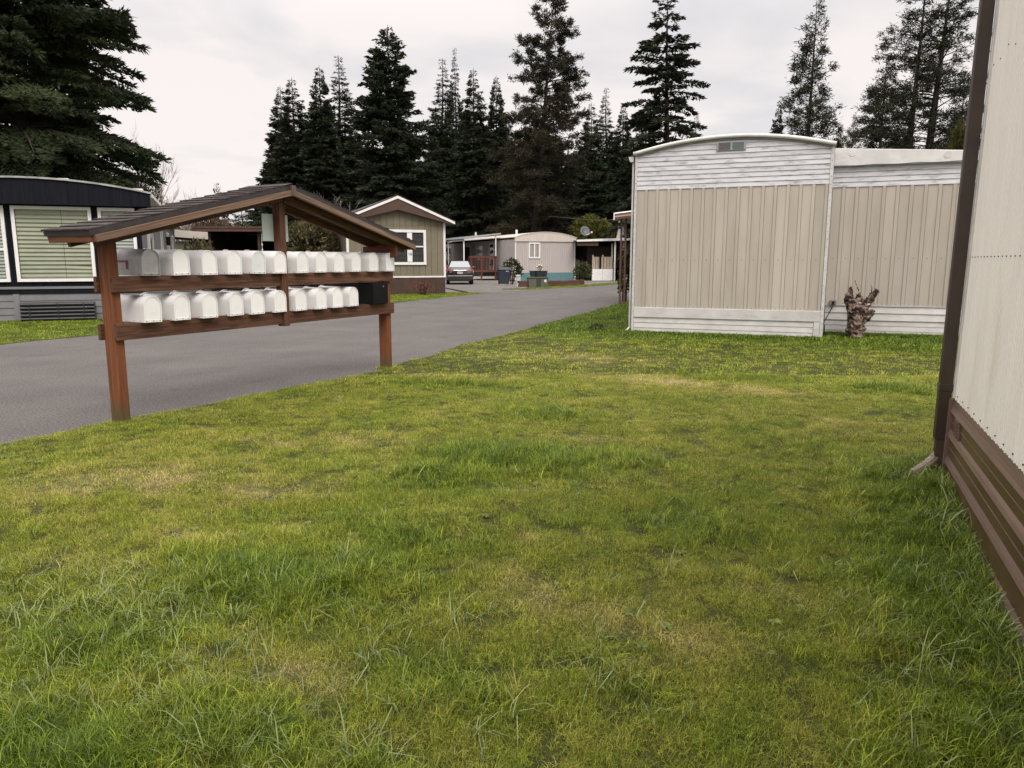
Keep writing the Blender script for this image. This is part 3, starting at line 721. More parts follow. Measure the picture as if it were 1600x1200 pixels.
# ================================================================== HOME ON THE LAWN: beige panels below white lap siding, bowed roof
a = R(21.5)
hA = thing('mobile_home', 'weathered beige panelled mobile home with stained white lap siding under a bowed white roof', 'mobile home', (2.43, 15.25, 0), -a)
m_tan = mat('beige_aluminium', (0.385, 0.345, 0.29), 0.5, scale=1.2, col2=(0.445, 0.405, 0.35), stretch=(3, 3, 0.5), rand=0.07, bump=0.05, bscale=5)
stain(m_tan, (0.395, 0.315, 0.225), 1.6, (3.5, 3.5, 0.3), 0.55, 0.8, 0.6)
m_wlap = mat('white_lap_aluminium', (0.50, 0.505, 0.525), 0.42, scale=2, col2=(0.57, 0.575, 0.595), rand=0.05)
stain(m_wlap, (0.17, 0.15, 0.12), 4.0, (0.9, 1, 3.6), 0.51, 0.70, 0.8)
m_wroof = mat('white_roof_coating', (0.54, 0.53, 0.515), 0.55, scale=3, col2=(0.66, 0.65, 0.63))
stain(m_wroof, (0.33, 0.31, 0.28), 4, (1, 1, 3), 0.58, 0.8, 0.5)
m_skirt = mat('white_skirting', (0.48, 0.47, 0.455), 0.5, scale=3, col2=(0.60, 0.59, 0.57), rand=0.04)
stain(m_skirt, (0.27, 0.25, 0.20), 3, (0.8, 1, 3), 0.56, 0.78, 0.7)
WA = 3.60
B().box(0.02, WA - 0.02, 0.013, 16, 0.0, 3.46).obj('core_wall', m_tan, hA)
nA = 16; pw = (WA - 0.10) / nA
for k in range(nA):
    batten_panel(0.05 + k * pw, 0.05 + (k + 1) * pw, 0.535, 2.83, 0.062, m_tan, hA)
dots(hA, [(0.05 + k * pw + 0.08, 1.47) for k in range(nA)] + [(0.05 + k * pw + 0.08, 0.56) for k in range(nA)], 0.006, m_screw)
arcA = bow(0.0, WA, 3.51, 0.235)
nl = 11; lp = 0.0885
for k in range(nl):
    z0 = 2.833 + k * lp
    if z0 < 3.49: xs = np.linspace(0.045, WA - 0.045, 25)
    else:
        hwid = 1.8 * math.sqrt(max(0.0, 1 - (z0 + 0.003 - 3.51) / 0.235)) - 0.002
        if hwid < 0.15: break
        xs = np.linspace(max(0.045, 1.8 - hwid), min(WA - 0.045, 1.8 + hwid), 25)
    lap(list(xs), z0, (lambda x, z=z0: max(z + 0.002, min(z + lp, arcA(x) + 0.01))), -0.004, -0.018, 'siding_lap', m_wlap, hA)
# roof: bowed sheet with a rolled white edge
xs = np.linspace(-0.03, WA + 0.03, 31)
B().prism([(x, arcA(min(max(x, 0), WA)) + 0.045) for x in xs] + [(x, arcA(min(max(x, 0), WA)) - 0.005) for x in xs[::-1]], -0.05, 16.1).obj('roof', m_wroof, hA)
B().tube([(x, -0.062, arcA(min(max(x, 0), WA)) + 0.010) for x in xs], 0.036, 8).obj('roof_edge', m_wroof, hA, smooth=True)
B().tube([(x, -0.032, arcA(min(max(x, 0.03), WA - 0.03)) - 0.043) for x in np.linspace(0.03, WA - 0.03, 31)], 0.014, 6).obj('roof_seal', mat('grimy_sealant', (0.22, 0.2, 0.18), 0.8, scale=5, col2=(0.34, 0.32, 0.29)), hA, smooth=True)
for x0 in (0.0, WA - 0.047):
    B().box(x0, x0 + 0.047, -0.024, 0.03, 0.02, 3.49).obj('corner_trim', m_skirt, hA, 0.003)
dots(hA, [(0.022 + random.uniform(-.006, .006), z) for z in np.arange(0.3, 3.4, 0.14)] + [(WA - 0.022 + random.uniform(-.006, .006), z) for z in np.arange(0.3, 3.4, 0.14)], 0.005, m_screw, -0.025)
B().box(0.05, WA - 0.05, -0.032, 0.012, 0.335, 0.528).obj('skirt_board', m_skirt, hA, 0.004)
B().box(0.05, WA - 0.05, -0.028, 0.012, 0.522, 0.536).obj('skirt_lip', m_skirt, hA)
for k in range(3): lap([0.05, WA - 0.16], 0.02 + k * 0.105, 0.02 + (k + 1) * 0.105, -0.006, -0.016, 'skirt_panel', m_skirt, hA)
B().box(WA - 0.155, WA - 0.052, -0.026, 0.012, -0.03, 0.332).obj('skirt_post', m_skirt, hA, 0.003)
# attic vent
vt = B().box(1.55, 2.08, -0.040, 0.0, 3.500, 3.655).obj('vent', mat('vent_metal', (0.34, 0.35, 0.37), 0.4, metal=0.5), hA, 0.004)
for x0, x1, cc in ((1.585, 1.80, (0.09, 0.085, 0.085)), (1.835, 2.04, (0.10, 0.125, 0.135))):
    B().box(x0, x1, -0.046, -0.039, 3.515, 3.642).obj('vent_pane', mat('vent_pane_%d' % int(x0 * 10), cc, 0.25), vt)
# eave gutter and downspout at the road side
B().prism([(-0.135, 3.470), (-0.10, 3.375), (-0.035, 3.375), (-0.030, 3.475)], -0.03, 16).obj('gutter', m_skirt, hA)
ds = B().box(-0.066, -0.030, 0.03, 0.085, 0.10, 3.375).obj('downspout', m_skirt, hA, 0.003)
B().add([(-0.066, 0.03, 0.12), (-0.030, 0.03, 0.12), (-0.030, 0.085, 0.12), (-0.066, 0.085, 0.12), (-0.15, -0.02, 0.015), (-0.11, -0.05, 0.015), (-0.09, 0.03, 0.03), (-0.14, 0.05, 0.05)],
        [(0, 1, 2, 3), (4, 7, 6, 5), (0, 4, 5, 1), (1, 5, 6, 2), (2, 6, 7, 3), (3, 7, 4, 0)]).obj('spout_foot', m_skirt, ds)
# side wall towards the road (hidden from the front, seen from aside)
for k in range(40): B().box(-0.012, 0.0195, 0.10 + k * 0.395, 0.10 + k * 0.395 + 0.385, 0.40, 3.37).obj('side_panel', m_tan, hA)
# ---- lower addition, set back
XB, YB, WB = 3.625, 1.25, 5.2
B().box(XB + 0.002, XB + WB, YB + 0.013, YB + 9, 0.0, 3.24).obj('addition_wall', m_tan, hA)
def sub(o): o.location.y = YB; return o
pw2 = 0.2365
for k in range(22): sub(batten_panel(XB + 0.02 + k * pw2, XB + 0.02 + (k + 1) * pw2, 0.592, 2.868, 0.07, m_tan, hA))
sub(dots(hA, [(XB + 0.1 + k * pw2, 1.50) for k in range(22)] + [(XB + 0.1 + k * pw2, 0.62) for k in range(22)], 0.006, m_screw))
for k in range(4): sub(lap([XB + 0.01, XB + WB], 2.870 + k * 0.094, 2.870 + (k + 1) * 0.094, -0.004, -0.020, 'siding_lap', m_wlap, hA))
for k in range(2): sub(lap([XB + 0.03, XB + WB], 0.300 + k * 0.142, 0.300 + (k + 1) * 0.142, -0.008, -0.026, 'skirt_board', m_skirt, hA))
for k in range(3): sub(lap([XB + 0.03, XB + WB], 0.0 + k * 0.098, 0.0 + (k + 1) * 0.098, -0.004, -0.012, 'skirt_panel', m_skirt, hA))
sub(B().box(XB + 0.01, XB + WB, -0.032, 0.012, 0.576, 0.590).obj('skirt_lip', m_skirt, hA))
zb = lambda x: 3.60 - 0.066 * (x - XB)
B().prism([(XB + 0.005, 3.255), (XB + WB, 3.235), (XB + WB, zb(XB + WB)), (XB + 0.005, zb(XB))], YB - 0.10, YB + 9.1).obj('addition_roof', m_wroof, hA, 0.02)
for x in (XB + 0.32, XB + 1.93): B().tube([(x, YB - 0.101, zb(x) - 0.085), (x, YB - 0.107, zb(x) - 0.085)], 0.062, 20).obj('roof_patch', m_wroof, hA, smooth=False)
B().tube([(x, YB - 0.104, 3.262 + 0.006 * math.sin(x * 9)) for x in np.linspace(XB + 0.01, XB + WB, 40)], 0.006, 5).obj('roof_sealant', m_screw, hA)
# side of the main home above the addition
B().box(WA - 0.020, WA + 0.012, 0.03, 16, 0.05, 3.46).obj('side_wall', m_wlap, hA)
# outlet and cable
ob = B().box(XB + 0.10, XB + 0.22, YB - 0.075, YB - 0.015, 0.595, 0.685).obj('outlet_box', mat('outlet_grey', (0.20, 0.19, 0.17), 0.5), hA, 0.006)
B().box(XB + 0.14, XB + 0.19, YB - 0.085, YB - 0.0745, 0.62, 0.66).obj('plug', m_dark, ob)
B().tube([(XB + 0.165, YB - 0.10, 0.63), (XB + 0.14, YB - 0.13, 0.52), (XB + 0.06, YB - 0.30, 0.36), (XB - 0.005, YB - 0.7, 0.27), (XB + 0.012, YB - 1.15, 0.25), (XB + 0.012, YB - 1.22, 0.02)], 0.010, 6).obj('power_cable', m_dark, hA, smooth=True)
# ---- brown striped awning on the road side, with a post
m_brn = mat('brown_enamel', (0.075, 0.036, 0.024), 0.55, scale=6, col2=(0.12, 0.062, 0.043))
m_stripe = mat('awning_stripe', (0.33, 0.215, 0.16), 0.5, scale=6, col2=(0.40, 0.27, 0.21))
aw = B().add([(-2.70, 9.4, 2.86), (-0.035, 9.4, 3.13), (-0.035, 15.8, 3.13), (-2.70, 15.8, 2.86), (-2.70, 9.4, 2.90), (-0.035, 9.4, 3.17), (-0.035, 15.8, 3.17), (-2.70, 15.8, 2.90)],
             [(0, 3, 2, 1), (4, 5, 6, 7), (0, 1, 5, 4), (1, 2, 6, 5), (2, 3, 7, 6), (3, 0, 4, 7)]).obj('awning_roof', m_stripe, hA)
for k, (dz0, dz1, mm, yy) in enumerate(((0.0, 0.075, m_brn, 0.0), (0.076, 0.135, m_stripe, 0.01), (0.136, 0.19, m_brn, 0.02), (0.191, 0.225, m_trim, 0.03))):
    b = B().add([(-2.70, 9.36 - 0.01, 2.78 + dz0), (-0.035, 9.36 - 0.01, 3.05 + dz0), (-0.035, 9.398, 3.05 + dz0), (-2.70, 9.398, 2.78 + dz0), (-2.70, 9.35 + yy, 2.78 + dz1), (-0.035, 9.35 + yy, 3.05 + dz1), (-0.035, 9.398, 3.05 + dz1), (-2.70, 9.398, 2.78 + dz1)],
                [(0, 3, 2, 1), (4, 5, 6, 7), (0, 1, 5, 4), (1, 2, 6, 5), (2, 3, 7, 6), (3, 0, 4, 7)]).obj('awning_fascia', mm, aw)
B().box(-2.74, -2.703, 9.35, 15.8, 2.77, 3.0).obj('awning_gutter', m_trim, aw)
for yy in (9.75, 15.2):
    ap = B().box(-2.60, -2.545, yy, yy + 0.055, -0.05, 2.87).box(-2.60 + 0.15, -2.545 + 0.15, yy, yy + 0.055, -0.05, 2.88).obj('awning_post', m_brn, hA, kind='stuff')
    zz = [(-2.52 + (0.10 if k % 2 else 0.0), yy + 0.027, 0.1 + k * 0.18) for k in range(15)]
    B().tube(zz, 0.010, 5).obj('post_lattice', m_brn, ap)

# ================================================================== DRIFTWOOD STUMP against the addition
dw = thing('driftwood_stump', 'grey lichened driftwood stump with forked prongs leaning on the beige addition wall', 'stump', ground(1337, 528), -a)
def gnarled(name, chains, m, parent, seed, voxel=0.012):
    b = B()
    for pts, rad in chains: b.tube(pts, rad, 10)
    me = b.mesh(name); me.materials.append(m)
    o = put(name, me, parent)
    rm = o.modifiers.new('weld', 'REMESH'); rm.mode = 'VOXEL'; rm.voxel_size = voxel
    tx = bpy.data.textures.new(name + '_relief', 'CLOUDS'); tx.noise_scale = 0.05; tx.noise_depth = 6
    dm = o.modifiers.new('relief', 'DISPLACE'); dm.texture = tx; dm.strength = 0.085; dm.mid_level = 0.5
    return o
m_drift = mat('lichened_wood', (0.028, 0.015, 0.010), 0.95, scale=11, col2=(0.24, 0.18, 0.14), bump=1.0, bscale=40, lo=0.46, hi=0.60)
stain(m_drift, (0.62, 0.58, 0.53), 13, (1, 1, 1), 0.60, 0.68, 0.9)
stain(m_drift, (0.13, 0.080, 0.016), 5, (1, 1, 1), 0.58, 0.72, 0.7)
gnarled('stump_body', [([(0.02, 0.1, -0.05), (-0.03, 0.1, 0.12), (0.0, 0.12, 0.35), (-0.02, 0.14, 0.58), (-0.05, 0.16, 0.72)], [0.10, 0.15, 0.16, 0.17, 0.12]),
                       ([(-0.08, 0.15, 0.55), (-0.17, 0.17, 0.74), (-0.13, 0.19, 0.97)], [0.11, 0.085, 0.018]),
                       ([(0.0, 0.15, 0.55), (0.02, 0.17, 0.76), (0.03, 0.17, 0.84)], [0.10, 0.075, 0.02]),
                       ([(0.05, 0.12, 0.38), (0.14, 0.13, 0.62), (0.25, 0.15, 0.80), (0.33, 0.16, 0.90)], [0.10, 0.075, 0.065, 0.05]),
                       ([(0.05, 0.10, 0.30), (0.20, 0.09, 0.42), (0.27, 0.09, 0.54)], [0.09, 0.07, 0.04]),
                       ([(0.10, 0.13, 0.60), (0.02, 0.10, 0.85), (-0.10, 0.08, 1.10)], [0.012, 0.010, 0.008]),
                       ([(0.20, 0.14, 0.70), (0.22, 0.12, 0.95), (0.19, 0.10, 1.05)], [0.012, 0.009, 0.008]),
                       ([(0.0, 0.08, 0.10), (0.12, 0.03, 0.16), (0.17, 0.0, 0.20)], [0.1, 0.05, 0.02]),
                       ([(0.03, 0.05, 0.10), (0.02, -0.03, 0.02), (0.03, -0.08, -0.03)], [0.09, 0.07, 0.05])], m_drift, dw, 5)

# ================================================================== NEAR HOME at the right: ribbed cream wall over brown skirting
b_ = R(22.5)
hR = thing('near_home', 'cream ribbed metal mobile home wall with brown banded skirting and brown corner downspout', 'mobile home', (2.925, 4.885, 0), -(math.pi / 2 - b_) - math.pi / 2 + 0)
# local frame: +x runs along the wall towards the viewer, -y is the lawn side
hR.rotation_euler = (0, 0, math.atan2(-math.cos(b_), -math.sin(b_)))
hR.rotation_euler.x = R(-0.7)       # the old home leans a little
m_cream = mat('cream_ribbed_metal', (0.72, 0.695, 0.635), 0.5, scale=3, col2=(0.77, 0.745, 0.685), bump=0.08, bscale=70, stretch=(1, 1, 0.35))
stain(m_cream, (0.52, 0.47, 0.36), 1.5, (2, 1, 0.4), 0.55, 0.8, 0.6)
stain(m_cream, (0.40, 0.36, 0.29), 3.0, (6, 6, 0.25), 0.60, 0.85, 0.5)
# check sign of local y: the lawn lies at wall_dist > 0
LNR = hR.rotation_euler.z
lawn_dir = Vector((-math.cos(b_), math.sin(b_)))
ly = Vector((-math.sin(LNR), math.cos(LNR)))
SY = 1.0 if ly.dot(lawn_dir) > 0 else -1.0
LR = 9.0
B().box(0.0, LR, *sorted((-SY * 3.6, -SY * 0.02)), 0.0, 3.9).obj('core_wall', m_cream, hR)
x = 0.055; k = 0
while x < LR - 0.05:        # each panel: a pair of fine ribs and a flat
    wv = 0.098
    pr = [(x, 0.0), (x + 0.018, 0.0), (x + 0.024, 0.007), (x + 0.036, 0.007), (x + 0.042, 0.0), (x + 0.066, 0.0), (x + 0.070, 0.004), (x + 0.078, 0.004), (x + 0.082, 0.0), (x + wv - 0.0012, 0.0), (x + wv - 0.0012, -0.018), (x, -0.018)]
    B().prism([(px, SY * py) for px, py in pr], 0.555, 3.88, 'z').obj('siding_panel', m_cream, hR)
    x += wv; k += 1
dots_b = B()
for k in range(60):
    for z_ in (0.585, 1.475, 2.62):
        xx = 0.055 + k * 0.098 + (0.03 if z_ < 1 else 0.0) + 0.052
        if (z_ > 2 and k % 2) or (z_ < 1 and k % 2): continue
        dots_b.box(xx - 0.0032, xx + 0.0032, *sorted((SY * 0.0, SY * 0.006)), z_ + (0.04 * math.sin(k * 1.7) if z_ > 2 else 0) - 0.0032, z_ + (0.04 * math.sin(k * 1.7) if z_ > 2 else 0) + 0.0032)
dots_b.obj('screw_row', m_screw, hR, kind='stuff')
B().box(0.0, 0.052, *sorted((-SY * 0.02, SY * 0.014)), 0.56, 3.88).obj('corner_trim', mat('cream_trim', (0.60, 0.585, 0.55), 0.45), hR, 0.004)
m_brsk = mat('brown_skirting', (0.125, 0.078, 0.064), 0.42, scale=3, col2=(0.165, 0.108, 0.09), rand=0.12, bump=0.05, stretch=(0.5, 4, 4))
stain(m_brsk, (0.20, 0.155, 0.12), 6, (0.5, 1, 3), 0.58, 0.82, 0.4)
m_brsk2 = mat('brown_skirting_flat', (0.062, 0.036, 0.018), 0.38, scale=3, col2=(0.088, 0.052, 0.027))
stain(m_brsk2, (0.17, 0.13, 0.09), 22, (1, 1, 1), 0.66, 0.75, 0.5)
def band(z0, z1, d0, d1, m, nm='skirt_band'):
    B().prism([(-SY * 0.02, z0), (SY * d0, z0), (SY * d1, z1), (-SY * 0.02, z1)], 0.012, LR, 'x').obj(nm, m, hR)
for z0, z1, d0, d1, m_ in ((0.520, 0.556, 0.004, 0.000, m_brsk), (0.497, 0.519, 0.012, 0.006, m_brsk), (0.470, 0.496, 0.018, 0.012, m_brsk), (0.452, 0.469, 0.010, 0.018, m_brsk),
                           (0.352, 0.451, 0.004, 0.006, m_brsk2), (0.330, 0.351, 0.014, 0.006, m_brsk), (0.305, 0.329, 0.020, 0.016, m_brsk), (0.288, 0.304, 0.010, 0.020, m_brsk),
                           (0.170, 0.287, 0.004, 0.006, m_brsk2), (0.148, 0.169, 0.014, 0.006, m_brsk), (0.122, 0.147, 0.020, 0.016, m_brsk), (0.104, 0.121, 0.010, 0.020, m_brsk), (-0.010, 0.103, 0.006, 0.008, m_brsk2), (-0.034, -0.011, 0.014, 0.006, m_brsk), (-0.060, -0.035, 0.020, 0.016, m_brsk), (-0.45, -0.061, 0.008, 0.012, m_brsk)):
    band(z0, z1, d0, d1, m_)
for z_ in (0.402, 0.23): B().box(0.012, LR, *sorted((SY * 0.004, SY * 0.008)), z_, z_ + 0.005).obj('skirt_crease', m_brsk, hR)
B().box(-0.004, 0.030, *sorted((-SY * 0.02, SY * 0.03)), -0.08, 0.553).obj('skirt_corner', m_brsk, hR, 0.004)
vg = B().box(0.24, 0.40, *sorted((SY * 0.004, SY * 0.020)), 0.352, 0.468).obj('skirt_vent', m_brsk, hR, 0.003)
for q in range(5): B().box(0.255, 0.385, *sorted((SY * 0.0205, SY * 0.025)), 0.362 + q * 0.021, 0.372 + q * 0.021).obj('louvre', m_brsk2, vg)
m_spout = mat('brown_downspout', (0.030, 0.019, 0.013), 0.38, scale=6, col2=(0.048, 0.031, 0.022), spec=0.5)
def spout_profile(x0, x1, y0, y1, z0, z1, nm, par, m=m_spout):
    n = 9; pts = []
    ribs = lambda t: 0.0028 if (int(t * n) % 2) else 0.0
    for i in range(n): pts += [(x0 + (x1 - x0) * i / n, y1 + SY * (0.003 if i % 2 else 0)), (x0 + (x1 - x0) * (i + 1) / n, y1 + SY * (0.003 if i % 2 else 0))]
    for i in range(n): pts += [(x1, y1 + (y0 - y1) * i / n), (x1, y1 + (y0 - y1) * (i + 1) / n)]
    pts += [(x0, y0)]
    q = []
    for p_ in pts:
        if not q or (abs(q[-1][0] - p_[0]) + abs(q[-1][1] - p_[1])) > 1e-5: q.append(p_)
    return B().prism(q, z0, z1, 'z').obj(nm, m, par, 0.002)
dp = spout_profile(-0.085, 0.015, SY * 0.018, SY * 0.090, 0.27, 4.05, 'downspout', hR)
B().box(-0.090, 0.020, *sorted((SY * 0.012, SY * 0.096)), 0.60, 0.645).obj('strap', m_spout, dp, 0.002)
B().box(-0.090, 0.020, *sorted((SY * 0.012, SY * 0.096)), 3.15, 3.20).obj('strap', m_spout, dp, 0.002)
spout_profile(-0.068, 0.008, SY * 0.022, SY * 0.078, 0.06, 0.275, 'boot', dp, mat('weathered_boot', (0.040, 0.024, 0.018), 0.55, scale=9, col2=(0.07, 0.045, 0.035)))
pts = [(-0.03, SY * 0.05, 0.16), (-0.02, SY * 0.08, 0.12), (0.02, SY * 0.13, 0.075), (0.09, SY * 0.18, 0.055), (0.17, SY * 0.23, 0.042)]
fine = []
for i in range(len(pts) - 1):
    for q in range(5): fine.append(tuple(Vector(pts[i]).lerp(Vector(pts[i + 1]), q / 5)))
B().tube(fine, [0.032 + (0.004 if i % 2 else 0) for i in range(len(fine))], 10).obj('drain_elbow', mat('tan_corrugated_elbow', (0.16, 0.125, 0.095), 0.6, scale=9, col2=(0.26, 0.215, 0.17)), dp)
B().box(-0.30, LR, *sorted((-SY * 0.10, SY * 0.14)), 3.86, 3.98).obj('gutter', m_spout, hR)
B().box(-0.35, LR, *sorted((-SY * 3.7, SY * 0.12)), 3.985, 4.1).obj('roof', m_wroof, hR)
# ================================================================== DARK HOME across the road
AL = R(21.6)
hD = thing('mobile_home', 'navy black fronted mobile home with white framed windows, green blinds and grey skirting', 'mobile home', (-10.415, 18.907, 0), AL)
m_navy = mat('navy_siding', (0.008, 0.009, 0.013), 0.8, scale=3, col2=(0.013, 0.014, 0.020), stretch=(9, 1, 0.6), spec=0.08)
m_gsid = mat('grey_siding', (0.155, 0.157, 0.162), 0.6, scale=3, col2=(0.19, 0.192, 0.197), rand=0.05)
XL, XR = -3.75, 1.085
B().box(XL, XR, 0.014, 20, 0.0, 3.12).obj('core_wall', m_gsid, hD)
for k in range(24):
    xa = XL + (XR - XL) * k / 24; xb_ = XL + (XR - XL) * (k + 1) / 24
    B().prism([(xa, 0.012), (xa, -0.004), (xa + 0.012, -0.012), (xb_ - 0.004, -0.012), (xb_ - 0.002, 0.012)], 0.835, 2.80, 'z').obj('siding_panel', m_navy, hD)
arcD = bow(XL - 0.3, XR + 0.34, 3.09, 0.285)
for k in range(24):
    xs = np.linspace(XL - 0.24 + (XR - XL + 0.55) * k / 24, XL - 0.24 + (XR - XL + 0.55) * (k + 1) / 24 - 0.003, 4)
    B().prism([(x, 2.80 - 0.012 * (x > 9)) for x in (xs[0], xs[-1])] + [(x, arcD(x)) for x in xs[::-1]], -0.30, -0.27).obj('fascia_panel', m_navy, hD)
B().prism([(XL - 0.24, 2.785), (XR + 0.31, 2.785), (XR + 0.31, 2.80), (XL - 0.24, 2.80)], -0.30, 0.0).obj('soffit', m_navy, hD)
B().box(XL - 0.26, XR + 0.20, -0.045, -0.013, 2.70, 2.784).obj('header_board', m_navy, hD)
xs = np.linspace(XL - 0.30, XR + 0.34, 40)
B().prism([(x, arcD(x) + 0.045) for x in xs] + [(x, arcD(x) + 0.003) for x in xs[::-1]], -0.34, 20.2).obj('roof', mat('grey_roof_sheet', (0.26, 0.26, 0.26), 0.5, scale=3, col2=(0.42, 0.42, 0.41)), hD)
B().box(-0.95, -0.45, 0.4, 0.9, 3.36, 3.47).obj('roof_hatch', m_wroof, hD, 0.01)
B().box(0.85, 1.20, 0.3, 0.6, 3.22, 3.27).obj('roof_hatch', m_wroof, hD, 0.01)
m_blind = mat('pale_green_blind', (0.30, 0.31, 0.235), 0.6, scale=2, col2=(0.355, 0.365, 0.285))
m_blindw = mat('grey_blind', (0.32, 0.34, 0.32), 0.6, scale=2, col2=(0.38, 0.40, 0.38))
m_pane = bpy.data.materials.new('clear_pane'); m_pane.use_nodes = True
t = m_pane.node_tree; t.nodes.remove(t.nodes['Principled BSDF'])
gl, tp, fr, mx = t.nodes.new('ShaderNodeBsdfGlossy'), t.nodes.new('ShaderNodeBsdfTransparent'), t.nodes.new('ShaderNodeLayerWeight'), t.nodes.new('ShaderNodeMixShader')
gl.inputs['Roughness'].default_value = 0.03; fr.inputs['Blend'].default_value = 0.12; tp.inputs['Color'].default_value = (0.94, 0.96, 0.94, 1)
t.links.new(fr.outputs['Facing'], mx.inputs[0]); t.links.new(tp.outputs[0], mx.inputs[1]); t.links.new(gl.outputs[0], mx.inputs[2]); t.links.new(mx.outputs[0], t.nodes['Material Output'].inputs['Surface'])
def window(parent, x0, x1, z0, z1, wf=0.085, blind=None, slat=0.052, split=None, bar=None, off=(0, 0, 0), ff=m_trim, y0=-0.075, dark=m_dark):
    """Window part with a dark sheet for the unlit room, pane, optional blind of tilted slats and sash bars."""
    wn = frame(parent, x0, x1, z0, z1, wf, ff, y0, -0.013, 'window'); wn.location = off
    B().add([(x0 + wf, y0 + 0.022, z0 + wf), (x1 - wf, y0 + 0.022, z0 + wf), (x1 - wf, y0 + 0.022, z1 - wf), (x0 + wf, y0 + 0.022, z1 - wf)], [(0, 1, 2, 3)]).obj('pane', m_pane, wn)
    B().box(x0 + wf, x1 - wf, -0.0128, -0.0118 + 0.004, z0 + wf, z1 - wf).obj('dark_room_sheet', dark, wn)  # near-black sheet stands in for the shade of the room behind
    if blind:
        b = B(); z = z0 + wf + 0.01; 
        segs = [(x0 + wf + 0.01, x1 - wf - 0.01)] if split is None else [(x0 + wf + 0.01, split - 0.004), (split + 0.004, x1 - wf - 0.01)]
        while z < z1 - wf - 0.01:
            for q, (xa, xb_) in enumerate(segs):
                sag = 0.02 * random.random() if q and z < z0 + 0.35 else 0
                zz_ = z - sag
                b.add([(xa, -0.018, z), (xb_, -0.018, zz_), (xb_, -0.018, zz_ + slat * 0.98), (xa, -0.018, z + slat * 0.98),
                       (xa, -0.044, z + slat * 0.36), (xb_, -0.044, zz_ + slat * 0.36)], [(0, 1, 5, 4), (4, 5, 2, 3)])
            z += slat
        b.obj('blind', blind, wn, kind='stuff')
    if bar:
        for (bx0, bx1, bz0, bz1) in bar: B().box(bx0, bx1, y0 - 0.002, y0 + 0.026, bz0, bz1).obj('sash_bar', ff, wn)
    return wn
window(hD, -1.66, 0.03, 0.955, 2.755, 0.075, m_blind, 0.100, -0.62)
window(hD, 0.175, 1.00, 0.955, 2.755, 0.075, m_blindw, 0.08, None, [(0.25, 0.925, 1.66, 1.73)])
window(hD, -2.62, -1.80, 0.955, 2.755, 0.075, m_blindw, 0.08, None, [(-2.545, -1.875, 1.70, 1.76)])
window(hD, -3.6, -2.76, 0.955, 2.755, 0.075, m_blind, 0.100)
B().box(XL, XR + 0.01, -0.05, 0.012, 0.775, 0.834).obj('sill_board', m_gsid, hD, 0.004)
B().box(XL, XR + 0.005, -0.03, 0.012, 0.66, 0.774).obj('base_band', m_navy, hD)
for k in range(4):
    for (xa, xb_) in ((XL, -1.80), (-1.66, XR)): lap([xa, xb_], 0.0 + k * 0.165, (k + 1) * 0.165 - 0.002, -0.006, -0.024, 'skirt_panel', m_gsid, hD)
B().box(-1.798, -1.662, -0.034, 0.012, 0.0, 0.658).obj('skirt_post', m_gsid, hD, 0.004)
# right side of the dark home
for k in range(40):
    ya, yb_ = 0.06 + k * 0.497, 0.06 + (k + 1) * 0.497 - 0.008
    B().box(XR - 0.01, XR + 0.016, ya, yb_, 0.66, 3.05).obj('side_panel', m_gsid, hD)
B().box(XR - 0.02, XR + 0.03, -0.02, 0.055, 0.0, 2.78).obj('corner_board', m_navy, hD, 0.004)
B().box(XR + 0.02, XR + 0.36, -0.2, 20.1, 3.02, 3.10).obj('side_eave', m_trim, hD)
def side_frame(y0, y1, z0, z1, nm='side_window'):
    sw = B().box(XR + 0.017, XR + 0.05, y0, y1, z1 - 0.08, z1).box(XR + 0.017, XR + 0.05, y0, y1, z0, z0 + 0.08).box(XR + 0.017, XR + 0.049, y0, y0 + 0.09, z0 + 0.08, z1 - 0.08).box(XR + 0.017, XR + 0.049, y1 - 0.09, y1, z0 + 0.08, z1 - 0.08).obj(nm, m_trim, hD)
    B().box(XR + 0.0165, XR + 0.024, y0 + 0.09, y1 - 0.09, z0 + 0.08, z1 - 0.08).obj('pane', m_glass, sw)
side_frame(2.6, 4.0, 1.3, 2.6); side_frame(8.0, 8.95, 0.75, 2.75, 'side_door'); side_frame(12.2, 13.6, 1.3, 2.6); side_frame(16.2, 17.6, 1.3, 2.6)
B().box(XR + 0.017, XR + 0.06, 1.9, 2.15, 0.66, 3.0).obj('side_downspout', m_trim, hD)
lt = B().box(XR + 0.017, XR + 0.20, 10.9, 11.1, 2.35, 2.38).box(XR + 0.05, XR + 0.19, 10.92, 11.08, 2.05, 2.35).obj('porch_lamp', m_dark, hD, kind='stuff')
# black corrugated planter panels stacked against the skirting
vp = thing('corrugated_planter', 'black corrugated metal planter standing against the grey skirting under green blinds', 'planter', Matrix.Translation((-10.415, 18.907, 0)) @ Matrix.Rotation(AL, 4, 'Z') @ Vector((-0.82, -0.30, 0.0)), AL)
m_corr = mat('black_corrugated', (0.014, 0.015, 0.017), 0.35, scale=5, col2=(0.026, 0.028, 0.03), spec=0.6)
for k in range(5):
    z0 = 0.02 + k * 0.088
    B().prism([(-0.002, z0), (-0.030, z0 + 0.030), (-0.030, z0 + 0.052), (-0.002, z0 + 0.082), (0.22, z0 + 0.082), (0.25, z0 + 0.05), (0.22, z0)], -0.80, 0.78, 'x').obj('corrugation', m_corr, vp, 0.006)
B().box(-0.76, 0.74, 0.02, 0.20, 0.40, 0.455).obj('soil', m_dark, vp)
for xx in (-0.6, 0.0, 0.55): B().box(xx - 0.012, xx + 0.012, -0.036, -0.0305, 0.04, 0.44).obj('rivet_strip', m_corr, vp)

